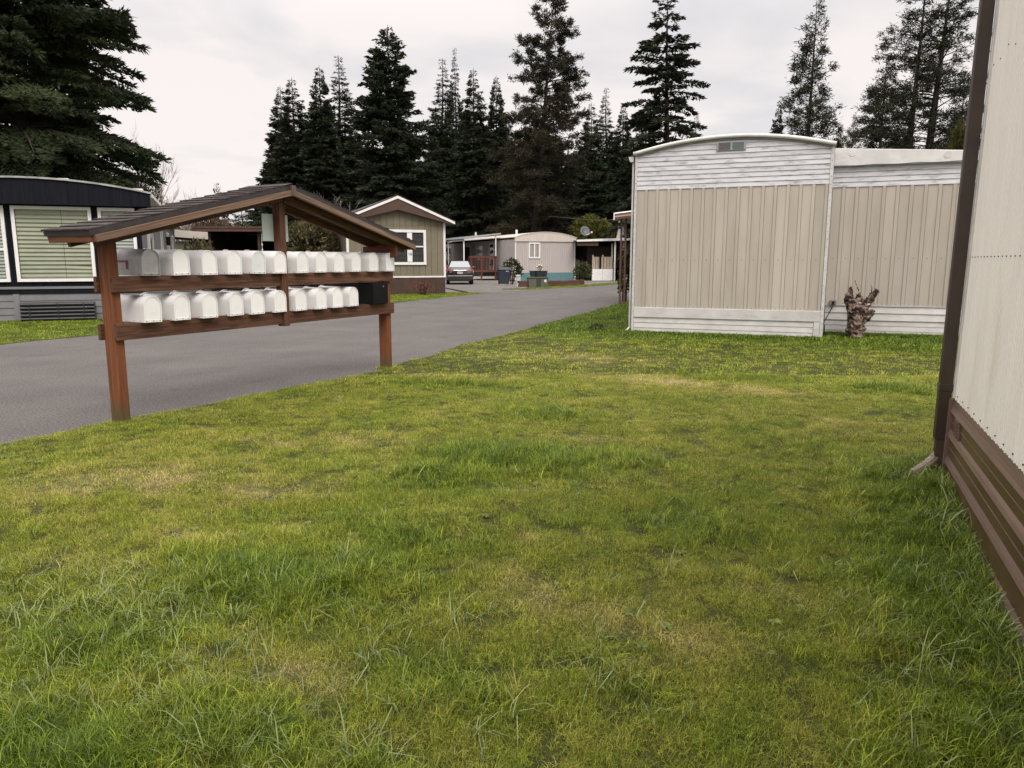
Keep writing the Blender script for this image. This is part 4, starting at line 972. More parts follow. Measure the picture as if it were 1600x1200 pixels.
# ================================================================== HOUSE 16
h16 = thing('small_house', 'olive tan gabled house with white trim, brown skirt and number 16 between its windows', 'house', (-2.968, 33.923, 0), AL)
m_oliv = mat('olive_siding', (0.165, 0.145, 0.098), 0.65, scale=3, col2=(0.195, 0.172, 0.118), rand=0.035)
m_brd = mat('brown_skirt_board', (0.052, 0.028, 0.019), 0.6, scale=4, col2=(0.074, 0.042, 0.029), rand=0.08)
m_sof = mat('brown_soffit', (0.068, 0.037, 0.026), 0.6, scale=5, col2=(0.085, 0.048, 0.035), stretch=(1, 10, 1))
W16 = 4.37; xm = -W16 / 2; PK = 3.80
zr = lambda x: PK - abs(x - xm) * 0.30
B().box(-W16 + 0.02, -0.02, 0.013, 17, 0.0, 3.0).obj('core_wall', m_oliv, h16)
B().prism([(-W16 + 0.02, 2.99), (-0.02, 2.99), (-0.02, zr(0) - 0.02), (xm, PK - 0.03), (-W16 + 0.02, zr(-W16) - 0.02)], 0.014, 17).obj('gable_core', m_oliv, h16)
npn = 15; pq = (W16 - 0.18) / npn
for k in range(npn):
    xa, xb_ = -W16 + 0.09 + k * pq, -W16 + 0.09 + (k + 1) * pq - 0.016
    B().box(xa, xb_, -0.014, 0.012, 0.80, 2.98).obj('siding_board', m_oliv, h16)
    B().prism([(xa, 2.99), (xb_, 2.99), (xb_, zr(xb_) - 0.02)] + ([(xm, PK - 0.02)] if xa < xm < xb_ else []) + [(xa, zr(xa) - 0.02)], -0.018, 0.013).obj('gable_board', m_oliv, h16)
for x0 in (-W16, -0.10): B().box(x0, x0 + 0.10, -0.03, 0.06, 0.745, zr(x0 + 0.05) - 0.03).obj('corner_board', m_trim, h16)
B().box(-W16 + 0.002, -0.002, -0.035, 0.012, 0.735, 0.80).obj('base_trim', m_trim, h16)
for k in range(9): B().box(-W16 + 0.03 + k * 0.479, -W16 + 0.03 + (k + 1) * 0.479 - 0.014, -0.016, 0.012, -0.05, 0.734).obj('skirt_board', m_brd, h16)
# roof: deep brown gable band under white barge boards
OV, RO = 0.34, 0.33
zt16 = lambda x: 4.20 - abs(x - xm) * 0.41
for s_ in (-1, 1):
    xe = xm + s_ * (W16 / 2 + RO)
    rf = B().prism([(xm, 4.06), (xe, zt16(xe) - 0.14), (xe, zt16(xe)), (xm, 4.20)], -OV, 17.4).obj('roof_slope', m_sof, h16)
    B().prism([(xm, 4.203), (xe + s_ * 0.04, zt16(xe) - 0.012), (xe + s_ * 0.04, zt16(xe) + 0.03), (xm, 4.245)], -OV - 0.03, 17.45).obj('roof_covering', m_shing, rf)
    B().prism([(xm, 4.09), (xe + s_ * 0.02, zt16(xe) - 0.12), (xe + s_ * 0.02, zt16(xe) - 0.015), (xm, 4.20)], -OV - 0.028, -OV - 0.001).obj('barge_board', m_trim, rf)
    B().prism([(xm, 3.62), (xe - s_ * 0.08, 3.04), (xe - s_ * 0.02, zt16(xe) - 0.135), (xm, 4.075)], -OV + 0.01, -OV + 0.04).obj('gable_band', m_sof, rf)
    B().prism([(xm, 3.62), (xe - s_ * 0.08, 3.04), (xe - s_ * 0.08, 3.06), (xm, 3.64)], -OV + 0.042, 0.0).obj('soffit', m_sof, rf)
m_blk_blind = mat('dark_blind', (0.035, 0.036, 0.037), 0.6, scale=2, col2=(0.055, 0.056, 0.058))
window(h16, -3.40, -0.90, 1.29, 2.80, 0.115, m_blk_blind, 0.055, None, [(-1.75, -1.53, 1.42, 2.67), (-1.53, -1.03, 2.05, 2.11), (-3.27, -2.80, 2.05, 2.11), (-2.80, -2.60, 1.42, 2.67)])
text_mesh('16', 0.19, 'house_number', mat('number_black', (0.02, 0.02, 0.02), 0.5), h16, (-1.64, -0.082, 1.76), (math.pi / 2, 0, 0))
for k in range(30): B().box(-W16 - 0.012, -W16 + 0.0195, 0.08 + k * 0.55, 0.08 + k * 0.55 + 0.535, 0.76, 3.04).obj('side_board', m_oliv, h16)
B().box(-W16 - 0.008, -W16 + 0.019, 0.02, 17, -0.05, 0.755).obj('side_skirt', m_brd, h16)

# ================================================================== FAR BEIGE HOME with porch
hB = thing('mobile_home', 'pinkish beige mobile home with cream bowed fascia, teal base band and red porch', 'mobile home', (0.24, 57.99, 0), AL)
m_pink = mat('pink_beige_siding', (0.40, 0.365, 0.35), 0.6, scale=2, col2=(0.45, 0.415, 0.40), stretch=(6, 1, .5))
m_cream2 = mat('cream_fascia', (0.54, 0.495, 0.43), 0.55, scale=3, col2=(0.60, 0.555, 0.485))
m_teal = mat('teal_paint', (0.085, 0.185, 0.205), 0.6, scale=4, col2=(0.115, 0.225, 0.245))
m_red = mat('red_brown_stain', (0.085, 0.027, 0.018), 0.7, scale=5, col2=(0.135, 0.045, 0.03), stretch=(6, 6, 1), rand=0.2)
WBg = 5.02
B().box(0.02, WBg, 0.013, 20, 0.0, 3.05).obj('core_wall', m_pink, hB)
for k in range(28):
    xa = 0.06 + k * 0.177; B().prism([(xa, 0.012), (xa, -0.002), (xa + 0.02, -0.016), (xa + 0.165, -0.016), (xa + 0.174, -0.002), (xa + 0.174, 0.012)], 0.60, 2.93, 'z').obj('siding_panel', m_pink, hB)
B().box(0.0, WBg + 0.01, -0.01, 0.012, -0.05, 0.575).obj('base_band', m_teal, hB)
B().box(0.0, WBg + 0.01, -0.02, 0.012, 0.575, 0.60).obj('base_trim', m_cream2, hB)
arcB = bow(-0.05, WBg + 0.15, 3.23, 0.40)
for k in range(26):
    xs = np.linspace(-0.05 + 0.2 * k, -0.05 + 0.2 * (k + 1) - 0.008, 4)
    B().prism([(xs[0], 2.94), (xs[-1], 2.94)] + [(x, arcB(x)) for x in xs[::-1]], -0.10, 0.012).obj('fascia_panel', m_cream2, hB)
xs = np.linspace(-0.08, WBg + 0.18, 30)
B().prism([(x, arcB(x) + 0.05) for x in xs] + [(x, arcB(x) + 0.003) for x in xs[::-1]], -0.13, 20.1).obj('roof', m_cream2, hB)
B().box(-0.01, 0.058, -0.03, 0.05, 0.0, 3.2).obj('corner_trim', m_trim, hB)
B().box(WBg - 0.0, WBg + 0.06, -0.03, 0.05, 0.0, 2.93).obj('corner_trim', m_trim, hB)
window(hB, 1.10, 2.06, 1.66, 2.86, 0.10, None, 0.1, None, [(1.53, 1.63, 1.76, 2.76)])
for k in range(34):
    B().box(-0.012, 0.019, 0.06 + k * 0.58, 0.06 + k * 0.58 + 0.565, 0.1, 3.1).obj('side_panel', m_pink, hB)
def sideways(y0, y1, z0, z1, nm):
    o = B().box(-0.05, -0.013, y0, y1, z0, z0 + 0.09).box(-0.05, -0.013, y0, y1, z1 - 0.09, z1).box(-0.05, -0.013, y0, y0 + 0.12, z0 + 0.09, z1 - 0.09).box(-0.05, -0.013, y1 - 0.12, y1, z0 + 0.09, z1 - 0.09).obj(nm, m_trim, hB)
    B().box(-0.03, -0.0128, y0 + 0.12, y1 - 0.12, z0 + 0.09, z1 - 0.09).obj('pane', m_glass, o)
sideways(4.6, 5.7, 0.75, 2.9, 'side_door'); sideways(7.3, 9.0, 1.5, 2.8, 'side_window'); sideways(10.6, 12.6, 1.3, 2.8, 'side_window'); sideways(16.5, 18.0, 2.0, 2.8, 'side_window')
for (x_, y_, h_) in ((1.0, 2.2, .35), (-0.0 + 0.6, 11.0, .45)): B().tube([(x_, y_, 3.3), (x_, y_, 3.55 + h_)], 0.09, 8).obj('vent_pipe', m_trim, hB)
m_galv = mat('galvanised_awning', (0.30, 0.32, 0.34), 0.4, scale=3, col2=(0.38, 0.40, 0.42), metal=0.4)
aw = B().add([(-3.1, 3.05, 3.13), (0.0, 3.05, 3.56), (0.0, 16, 3.56), (-3.1, 16, 3.13), (-3.1, 3.05, 3.19), (0.0, 3.05, 3.66), (0.0, 16, 3.66), (-3.1, 16, 3.19)],
             [(0, 3, 2, 1), (4, 5, 6, 7), (0, 1, 5, 4), (1, 2, 6, 5), (2, 3, 7, 6), (3, 0, 4, 7)]).obj('awning_roof', m_galv, hB)
for k in range(8): B().box(-3.1, -3.08, 3.05 + k * 1.6, 3.05 + k * 1.6 + 1.58, 3.05, 3.20).obj('awning_edge', m_galv, aw)
for y_ in (3.3, 7.5, 11.5, 15.5): B().box(-3.06, -2.98, y_, y_ + 0.08, 0, 3.14).obj('awning_post', m_trim, hB)
B().box(-0.42, -0.34, 3.2, 3.28, 1.85, 3.5).obj('awning_post', m_trim, hB)
B().box(-4.6, -3.15, 9.0, 16, 2.75, 2.95).obj('carport_beam', m_brd, hB); B().box(-6.5, -3.12, 8.9, 17, 2.95, 3.05).obj('carport_roof', m_brn, hB)
B().box(-4.5, -4.38, 9.3, 9.42, 0, 2.75).obj('carport_post', m_dark, hB)
dk = B().box(-2.55, -0.02, 3.4, 7.4, 0.60, 0.70).obj('porch_deck', m_red, hB)
for x_ in (-2.5, -1.60, -0.40):
    B().box(x_, x_ + 0.12, 3.36, 3.48, -0.05, 1.86).obj('porch_post', m_red, hB)
B().box(-2.55, -0.25, 3.34, 3.40, 1.70, 1.86).obj('porch_rail', m_red, hB); B().box(-2.55, -0.25, 3.34, 3.40, 0.58, 0.74).obj('porch_rail', m_red, hB)
for k in range(9): B().box(-2.34 + k * 0.235, -2.29 + k * 0.235, 3.38, 3.42, 0.741, 1.70).obj('baluster', m_red, hB)
for k in range(3): B().box(-2.54, -2.50, 3.6 + k * 1.2, 3.7 + k * 1.2, 0.70, 1.82).obj('baluster', m_red, hB)
B().box(-2.55, -0.3, 3.42, 3.46, 0.05, 0.25).obj('porch_skirt', m_pink, hB)

# ================================================================== FAR WHITE CARPORT HOME at the right
cP = ground(925, 437.5)
hC = thing('carport_home', 'dark brown home behind a white edged carport with tan picket fence and white half wall', 'mobile home', (cP.x, cP.y, 0), 0.10)
m_dbr = mat('dark_brown_siding', (0.022, 0.015, 0.012), 0.7, scale=3, col2=(0.035, 0.025, 0.02))
m_tanp = mat('tan_picket', (0.33, 0.27, 0.205), 0.65, scale=4, col2=(0.40, 0.335, 0.26), rand=0.1)
B().box(-2.9, 7.5, 5.2, 14, 0, 3.1).obj('rear_wall', m_dbr, hC)
B().box(-0.10, 7.5, 1.6, 5.2, 0.9, 2.6).obj('porch_wall', m_dbr, hC)
rf = B().add([(-1.32, -0.4, 2.90), (7.5, -0.4, 3.12), (7.5, 9, 3.32), (-1.32, 9, 3.10), (-1.32, -0.4, 3.02), (7.5, -0.4, 3.42), (7.5, 9, 3.52), (-1.32, 9, 3.22)],
             [(0, 3, 2, 1), (4, 5, 6, 7), (0, 1, 5, 4), (1, 2, 6, 5), (2, 3, 7, 6), (3, 0, 4, 7)]).obj('carport_roof', m_dbr, hC)
B().add([(-1.32, -0.46, 2.92), (7.5, -0.46, 3.14), (7.5, -0.402, 3.14), (-1.32, -0.402, 2.92), (-1.32, -0.46, 3.06), (7.5, -0.46, 3.46), (7.5, -0.402, 3.46), (-1.32, -0.402, 3.06)],
        [(0, 3, 2, 1), (4, 5, 6, 7), (0, 1, 5, 4), (1, 2, 6, 5), (2, 3, 7, 6), (3, 0, 4, 7)]).obj('white_edge', m_trim, rf)
B().box(-1.25, 0.4, -0.25, -0.12, 2.62, 2.88).obj('brown_header', m_brn, rf)
for k in range(2): B().box(0.0 + k * 0.82, 0.81 + k * 0.82, 0.0, 0.12, -0.05, 0.84).obj('half_wall', m_trim, hC, 0.01)
for x_ in (1.70, 2.35): B().box(x_, x_ + 0.11, -0.1, 0.0, -0.05, 3.1).obj('carport_post', m_trim if x_ < 2 else m_tanp, hC)
B().box(2.5, 2.9, 0.3, 0.4, -0.05, 0.8).obj('half_wall', m_trim, hC)
for k in range(7): B().box(0.08 + k * 0.22, 0.08 + k * 0.22 + (0.19 if k not in (2, 3) else 0.05), 0.14, 0.18, 0.86, 1.78).obj('picket', m_tanp, hC)
for x_ in (0.02, 0.80, 1.52): B().box(x_, x_ + 0.10, 0.10, 0.20, 0.85, 1.92 if x_ < 1.5 else 2.8).obj('fence_post', m_tanp, hC)
sd = B().box(2.6, 4.5, 1.4, 1.6, 0.9, 2.75).obj('screen_wall', m_pink, hC)
for k in range(5): B().box(2.7, 4.4, 1.36, 1.40, 1.6 + k * 0.2, 1.6 + k * 0.2 + 0.06).obj('louvre', m_tanp, sd)
B().box(2.55, 4.6, 0.9, 1.35, 1.05, 1.4).obj('bench_shelf', m_brn, hC)
w2 = frame(hC, -2.3, -1.1, 1.7, 2.6, 0.08, mat('dull_frame', (0.10, 0.09, 0.08), 0.6), 5.15, 5.2, 'window'); B().box(-2.22, -1.18, 5.16, 5.18, 1.78, 2.52).obj('pane', m_glass, w2)
for x_ in (-1.2, -0.7, -0.3): B().box(x_, x_ + 0.25, 3.0, 3.2, 0, 1.7).obj('stored_board', m_red, hC)
chm = B().tube([(3.0, 3.0, 3.3), (3.0, 3.0, 3.8), (3.0, 3.0, 4.4), (3.0, 3.0, 4.75)], [0.42, 0.30, 0.28, 0.28], 12).obj('chimney', m_trim, hC)
B().tube([(3.0, 3.0, 4.75), (3.0, 3.0, 4.95)], 0.36, 12).obj('chimney_cap', mat('cap_grey', (0.15, 0.15, 0.15), 0.5), chm)
def dish(loc, rz, label, r=0.42, mast=0.5):
    o = thing('satellite_dish', label, 'satellite dish', loc, rz, 'satellite dishes')
    md_ = mat('dish_grey', (0.075, 0.08, 0.085), 0.4)
    V, Fq = [(0, 0.10, 0)], []
    for i in range(1, 4):
        for k in range(16): V.append((r * i / 3 * math.cos(k * math.pi / 8) * 0.9, 0.10 - 0.10 * (i / 3) ** 2, r * i / 3 * math.sin(k * math.pi / 8)))
    for k in range(16):
        Fq.append((0, 1 + k, 1 + (k + 1) % 16))
        for i in range(2): Fq.append((1 + i * 16 + k, 17 + i * 16 + k, 17 + i * 16 + (k + 1) % 16, 1 + i * 16 + (k + 1) % 16))
    rf_ = B().add(V, Fq).obj('reflector', md_, o, smooth=True, loc=(0, 0, mast + 0.3), rot=(R(-25), 0, 0))
    sm = rf_.modifiers.new('thick', 'SOLIDIFY'); sm.thickness = 0.012
    B().tube([(0, 0.12, -0.05), (0, 0.12, mast + 0.3)], 0.035, 8).obj('mast', md_, o)
    ar = B().tube([(0, 0.1, mast + 0.05), (0.2, -0.25, mast + 0.02), (0.42, -0.42, mast + 0.18)], 0.025, 6).obj('feed_arm', m_trim, o)
    B().box(0.37, 0.49, -0.5, -0.38, mast + 0.14, mast + 0.26).obj('feed_horn', m_trim, ar)
p_ = at_depth(914, 380, 60.5); dish((p_.x, p_.y, 2.95), 0.1, 'grey satellite dish on the white edge of the carport roof', 0.44, 0.55)
p_ = at_depth(899, 415, 60.0); dish((p_.x, p_.y, 0.35), 0.2, 'grey satellite dish low on a stand beside the beige home', 0.44, 0.6)
B().tube([(p_.x, p_.y + 0.12, -0.1), (p_.x, p_.y + 0.12, 0.4)], 0.05, 8).obj('dish_pole', m_trim, None, label='short white pole carrying the low satellite dish', category='pole')

# ================================================================== GREEN SHED AND DARK CARPORT behind the mailbox stand
sp = at_depth(300, 380, 41)
sh = thing('green_shed', 'pale green ribbed shed with cream roof edge behind the dark home', 'shed', (sp.x, sp.y, 0), AL)
m_pgr = mat('pale_green_metal', (0.20, 0.215, 0.145), 0.6, scale=3, col2=(0.25, 0.265, 0.19), rand=0.06)
B().box(-2.4, 1.6, 0.02, 5, 0, 2.5).obj('core_wall', m_pgr, sh)
for k in range(14): B().box(-2.4 + k * 0.286, -2.4 + k * 0.286 + 0.268, -0.02, 0.018, 0, 2.48).obj('wall_panel', m_pgr, sh)
B().add([(-2.7, -0.4, 2.85), (1.9, -0.4, 2.52), (1.9, 5.3, 2.52), (-2.7, 5.3, 2.85), (-2.7, -0.4, 3.2), (1.9, -0.4, 2.92), (1.9, 5.3, 2.92), (-2.7, 5.3, 3.2)],
        [(0, 3, 2, 1), (4, 5, 6, 7), (0, 1, 5, 4), (1, 2, 6, 5), (2, 3, 7, 6), (3, 0, 4, 7)]).obj('roof', m_cream2, sh)
cp = at_depth(318, 390, 37)
ck = thing('dark_carport', 'dark open carport with brown fascia board behind the mailboxes', 'carport', (cp.x, cp.y, 0), R(4))
m_blkin = mat('unlit_wall', (0.016, 0.014, 0.013), 0.9, scale=3, col2=(0.024, 0.021, 0.019))  # shade inside the open carport is put into this near-black colour
CW = 5.2
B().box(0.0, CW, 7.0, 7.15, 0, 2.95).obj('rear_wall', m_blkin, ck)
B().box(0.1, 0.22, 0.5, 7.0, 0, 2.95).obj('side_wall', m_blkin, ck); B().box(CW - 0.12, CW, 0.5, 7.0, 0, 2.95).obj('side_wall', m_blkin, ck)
B().box(-0.3, CW + 0.2, -0.3, 7.3, 2.96, 3.1).obj('roof', m_brd, ck)
B().box(-0.35, CW + 0.22, -0.36, -0.302, 2.86, 3.0).obj('fascia', m_brn, ck); B().box(-0.35, CW + 0.22, -0.39, -0.302, 3.005, 3.10).obj('fascia', m_sof, ck)
for x_ in (0.25, 2.6, CW - 0.3): B().box(x_, x_ + 0.12, 0.0, 0.12, 0, 2.95).obj('post', m_brd, ck)
B().tube([(2.85, -0.2, 2.85), (2.85, -0.2, 2.35), (2.86, -0.2, 1.6)], 0.012, 5).obj('hanging_chain', m_trim, ck)
for z_ in (2.2, 1.95, 1.8): B().tube([(2.855, -0.2, z_), (2.855, -0.2, z_ + 0.09)], 0.035, 6).obj('chime', m_trim, ck)
# ================================================================== CAR on the driveway
cpos = ground(719, 444.5)
car = thing('parked_car', 'dark grey sedan seen from behind on the driveway beside the olive house', 'car', (cpos.x, cpos.y, 0), R(5))
m_paint = mat('dark_car_paint', (0.012, 0.012, 0.013), 0.25, scale=3, col2=(0.016, 0.016, 0.017), spec=0.6, coat=0.8)
m_bump = mat('black_plastic', (0.012, 0.012, 0.012), 0.6)
m_cglass = mat('car_glass', (0.30, 0.33, 0.33), 0.06, var=0.02, spec=0.9, metal=0.6)
def loft(st, name, m, parent, smooth=True, close=True):
    b = B(); n = len(st[0]); V = [v for s_ in st for v in s_]
    fs = [(i * n + k, i * n + (k + 1) % n, (i + 1) * n + (k + 1) % n, (i + 1) * n + k) for i in range(len(st) - 1) for k in range(n)]
    if close: fs += [tuple(range(n - 1, -1, -1)), tuple(range((len(st) - 1) * n, len(st) * n))]
    return b.add(V, fs).obj(name, m, parent, smooth=smooth)
def ring(y, w_, zb, zt, rake=0.0):
    h = zt - zb
    half = [(w_ * 0.80, zb), (w_ * 0.96, zb + 0.10 * h), (w_ * 1.0, zb + 0.35 * h), (w_ * 1.0, zb + 0.62 * h), (w_ * 0.965, zb + 0.86 * h), (w_ * 0.88, zb + 0.97 * h), (w_ * 0.55, zt)]
    return [(x, y, z) for x, z in half] + [(-x, y, z) for x, z in half[::-1]]
loft([ring(0.0, 0.72, 0.36, 0.86), ring(0.05, 0.82, 0.26, 0.98), ring(0.30, 0.86, 0.21, 1.03), ring(0.9, 0.868, 0.20, 1.0), ring(2.0, 0.868, 0.20, 0.98), ring(3.1, 0.86, 0.20, 0.98), ring(3.8, 0.83, 0.22, 0.86), ring(4.25, 0.74, 0.28, 0.70), ring(4.35, 0.6, 0.36, 0.6)], 'body', m_paint, car)
def gr(y, wb, wt, zb, zt): return [(wb, y, zb), (wb * 0.5 + wt * 0.5 + 0.03, y, (zb + zt) / 2), (wt, y, zt - 0.03), (wt * 0.8, y, zt), (-wt * 0.8, y, zt), (-wt, y, zt - 0.03), (-wb * 0.5 - wt * 0.5 - 0.03, y, (zb + zt) / 2), (-wb, y, zb)]
cb = loft([gr(0.38, 0.74, 0.70, 0.99, 1.04), gr(0.75, 0.76, 0.62, 0.98, 1.27), gr(1.15, 0.77, 0.58, 0.97, 1.44), gr(1.9, 0.77, 0.58, 0.97, 1.49), gr(2.5, 0.77, 0.57, 0.97, 1.45), gr(3.2, 0.74, 0.64, 0.95, 1.02)], 'cabin', m_paint, car)
B().add([(-0.66, 0.40, 1.055), (0.66, 0.40, 1.055), (0.53, 1.08, 1.43), (-0.53, 1.08, 1.43)], [(0, 1, 2, 3)]).obj('rear_window', m_cglass, car, loc=(0, -0.035, 0.012))
for s_ in (-1, 1):
    B().add([(s_ * 0.785, 0.85, 1.02), (s_ * 0.79, 2.9, 1.02), (s_ * 0.63, 2.35, 1.40), (s_ * 0.62, 1.25, 1.40)], [(0, 1, 2, 3)]).obj('side_window', m_cglass, car)
    B().add([(s_ * 0.86, 0.30, 0.74), (s_ * 0.845, 0.075, 0.72), (s_ * 0.55, -0.012, 0.74), (s_ * 0.52, -0.005, 0.90), (s_ * 0.66, 0.02, 0.955), (s_ * 0.83, 0.10, 0.955), (s_ * 0.855, 0.28, 0.93)], [(0, 1, 2, 3, 4, 5, 6)]).obj('tail_light', mat('tail_light_red', (0.38, 0.02, 0.025), 0.15, spec=0.8, col2=(0.5, 0.14, 0.14), scale=20), car, loc=(0, -0.018, 0)).modifiers.new('thick', 'SOLIDIFY').thickness = 0.03
    for y_ in (0.78, 3.42):
        wh = B().tube([(s_ * 0.64, y_, 0.31), (s_ * 0.85, y_, 0.31)], 0.31, 20).obj('wheel', mat('tyre_rubber', (0.012, 0.012, 0.012), 0.8), car, 0.02)
        B().tube([(s_ * 0.852, y_, 0.31), (s_ * 0.86, y_, 0.31)], 0.20, 14).obj('rim', mat('alloy_rim', (0.4, 0.4, 0.41), 0.3, metal=0.8), wh)
    B().box(min(s_ * 0.87, s_ * 1.0), max(s_ * 0.87, s_ * 1.0), 2.55, 2.68, 0.98, 1.10).obj('mirror', m_paint, car, 0.02)
B().prism([(-0.80, 0.30), (0.80, 0.30), (0.84, 0.42), (0.80, 0.56), (-0.80, 0.56), (-0.84, 0.42)], -0.06, 0.08).obj('bumper', m_paint, car, 0.03)
B().box(-0.72, 0.72, -0.05, 0.05, 0.20, 0.31).obj('bumper_skirt', m_bump, car, 0.02)
B().box(-0.40, 0.40, -0.035, 0.0, 0.845, 0.885).obj('chrome_strip', mat('chrome', (0.75, 0.75, 0.75), 0.12, metal=1.0), car, 0.008)
B().box(-0.17, 0.17, -0.040, -0.005, 0.66, 0.80).obj('licence_plate', mat('plate_white', (0.50, 0.51, 0.55), 0.4), car, 0.006)
B().box(-0.14, 0.14, -0.043, -0.0405, 0.705, 0.755).obj('plate_marks', mat('plate_marks_blue', (0.10, 0.11, 0.20), 0.5, scale=40, col2=(0.42, 0.43, 0.48)), car)
em = B().box(-0.085, 0.085, -0.042, -0.03, 0.915, 0.945).obj('emblem', mat('gold_emblem', (0.50, 0.40, 0.18), 0.25, metal=0.8), car)
B().box(-0.045, 0.045, -0.045, -0.0425, 0.905, 0.955).obj('emblem_cross', MATS['gold_emblem'], em)
B().tube([(0.35, -0.04, 0.22), (0.35, 0.15, 0.22)], 0.035, 10).obj('exhaust', MATS['chrome'], car)

# ================================================================== BIN, UTILITY BOXES, PLANTERS
p_ = ground(787.5, 444.5)
bn = thing('wheeled_bin', 'navy blue wheeled rubbish bin beside the porch of the pink beige home', 'bin', (p_.x, p_.y, 0), R(12))
m_bin = mat('navy_plastic', (0.020, 0.028, 0.042), 0.45, scale=4, col2=(0.032, 0.042, 0.06))
loft([[(-0.26, -0.26, 0.05), (0.26, -0.26, 0.05), (0.26, 0.26, 0.05), (-0.26, 0.26, 0.05)], [(-0.36, -0.36, 0.93), (0.36, -0.36, 0.93), (0.36, 0.36, 0.93), (-0.36, 0.36, 0.93)]], 'tub', m_bin, bn, False)
ld = loft([[(-0.40, -0.40, 0.93), (0.40, -0.40, 0.93), (0.40, 0.42, 0.95), (-0.40, 0.42, 0.95)], [(-0.37, -0.34, 1.03), (0.37, -0.34, 1.03), (0.37, 0.40, 1.08), (-0.37, 0.40, 1.08)]], 'lid', m_bin, bn, False)
B().tube([(-0.3, 0.46, 1.0), (0.3, 0.46, 1.0)], 0.025, 8).obj('handle', m_bin, bn)
for s_ in (-1, 1): B().tube([(s_ * 0.24, 0.27, 0.13), (s_ * 0.30, 0.27, 0.13)], 0.13, 12).obj('wheel', m_dark, bn)
B().box(0.05, 0.22, -0.352, -0.33, 0.80, 0.88).obj('sticker', mat('sticker', (0.35, 0.36, 0.37), 0.5), bn)
p_ = ground(810, 447.5)
pd = thing('telecom_pedestal', 'slim pale grey telecom pedestal on the far verge', 'utility box', (p_.x, p_.y, 0), R(6))
m_ped = mat('pale_grey_plastic', (0.42, 0.44, 0.42), 0.5, scale=4, col2=(0.50, 0.52, 0.50))
B().box(-0.12, 0.12, -0.10, 0.10, -0.05, 0.55).obj('post', m_ped, pd, 0.015); B().box(-0.135, 0.135, -0.115, 0.115, 0.551, 0.66).obj('cap', m_ped, pd, 0.04); B().box(-0.07, 0.07, -0.108, -0.101, 0.2, 0.32).obj('latch', m_dark, pd)
p_ = ground(840, 448)
tx = thing('transformer_box', 'olive green steel transformer cabinet on the far verge carrying flower pots', 'utility box', (p_.x, p_.y, 0), R(8))
m_tfg = mat('olive_green_steel', (0.082, 0.092, 0.068), 0.5, scale=4, col2=(0.105, 0.115, 0.088)); m_tfd = mat('dark_green_steel', (0.040, 0.045, 0.036), 0.5)
B().box(-0.56, 0.56, -0.30, 0.45, -0.05, 0.50).obj('cabinet', m_tfg, tx, 0.015)
B().prism([(-0.60, 0.502), (0.60, 0.502), (0.57, 0.56), (-0.57, 0.56)], -0.34, 0.49).obj('cap', m_tfg, tx, 0.01)
B().box(-0.12, 0.14, -0.316, -0.301, 0.03, 0.47).obj('door', m_tfd, tx, 0.004); B().box(0.33, 0.46, -0.308, -0.301, 0.27, 0.41).obj('notice', mat('white_notice', (0.7, 0.7, 0.68), 0.5), tx)
m_pot = mat('dark_teal_pot', (0.022, 0.033, 0.042), 0.5, scale=4, col2=(0.032, 0.045, 0.055))
txM = Matrix.Translation((p_.x, p_.y, 0)) @ Matrix.Rotation(R(8), 4, 'Z')
def pot(x, y, lab, w_=0.26, m=m_pot):
    o = thing('flower_pot', lab, 'flower pot', txM @ Vector((x, y, 0.562)), 0, 'pots on the transformer box')
    loft([[(w_ * 0.75 * math.cos(k * math.pi / 6), w_ * 0.75 * math.sin(k * math.pi / 6), 0) for k in range(12)], [(w_ * math.cos(k * math.pi / 6), w_ * math.sin(k * math.pi / 6), 0.32) for k in range(12)]], 'pot', m, o, False)
    B().tube([(0, 0, 0.32), (0, 0, 0.345)], w_ * 1.06, 12).obj('rim', m, o)
    return o
pot(-0.22, 0.12, 'empty dark plant pot at the pedestal side of the transformer box top', 0.24); dfp = pot(0.10, -0.06, 'dark pot of pale daffodils on the transformer box'); pot(0.40, 0.15, 'small empty dark pot at the planter side of the transformer box top', 0.2)
m_stem = mat('daffodil_stem', (0.10, 0.16, 0.04), 0.6); m_petal = mat('daffodil_petal', (0.75, 0.70, 0.42), 0.6)
for k in range(9):
    a_, r_ = k * 0.7, 0.06 + 0.10 * random.random(); h_ = random.uniform(0.50, 0.68)
    st_ = B().tube([(r_ * .5 * math.cos(a_), r_ * .5 * math.sin(a_), 0.33), (r_ * math.cos(a_), r_ * math.sin(a_), h_)], 0.012, 5).obj('flower_stem', m_stem, dfp)
    B().tube([(r_ * math.cos(a_), r_ * math.sin(a_) - 0.03, h_), (r_ * math.cos(a_), r_ * math.sin(a_) + 0.03, h_ + 0.05)], [0.055, 0.03], 6).obj('petals', m_petal, st_)
m_slp = mat('old_sleeper', (0.055, 0.026, 0.018), 0.85, scale=4, col2=(0.12, 0.062, 0.042), stretch=(1, 8, 8), rand=0.25, bump=0.4)
for k, (px, py, ln, lab) in enumerate(((822, 448.2, 0.9, 'short red brown timber of the far verge planter beside the pedestal'), (868, 447.3, 1.5, 'red brown timber edging nearest the transformer cabinet'), (888, 446.6, 1.3, 'dark brown timber edging in the middle of the far verge'), (903, 445.4, 0.8, 'brown timber edging nearest the leafy bush by the carport'))):
    p_ = ground(px, py)
    o = thing('timber_edging', lab, 'timber', (p_.x, p_.y, 0), R(14), 'timber edging on the far verge')
    B().box(-ln / 2, ln / 2, -0.09, 0.09, 0.0, 0.17).obj('timber', m_slp, o, 0.015); B().box(-ln / 2 + .03, ln / 2 - .02, -0.08, 0.09, 0.172, 0.33).obj('timber', m_slp, o, 0.015)

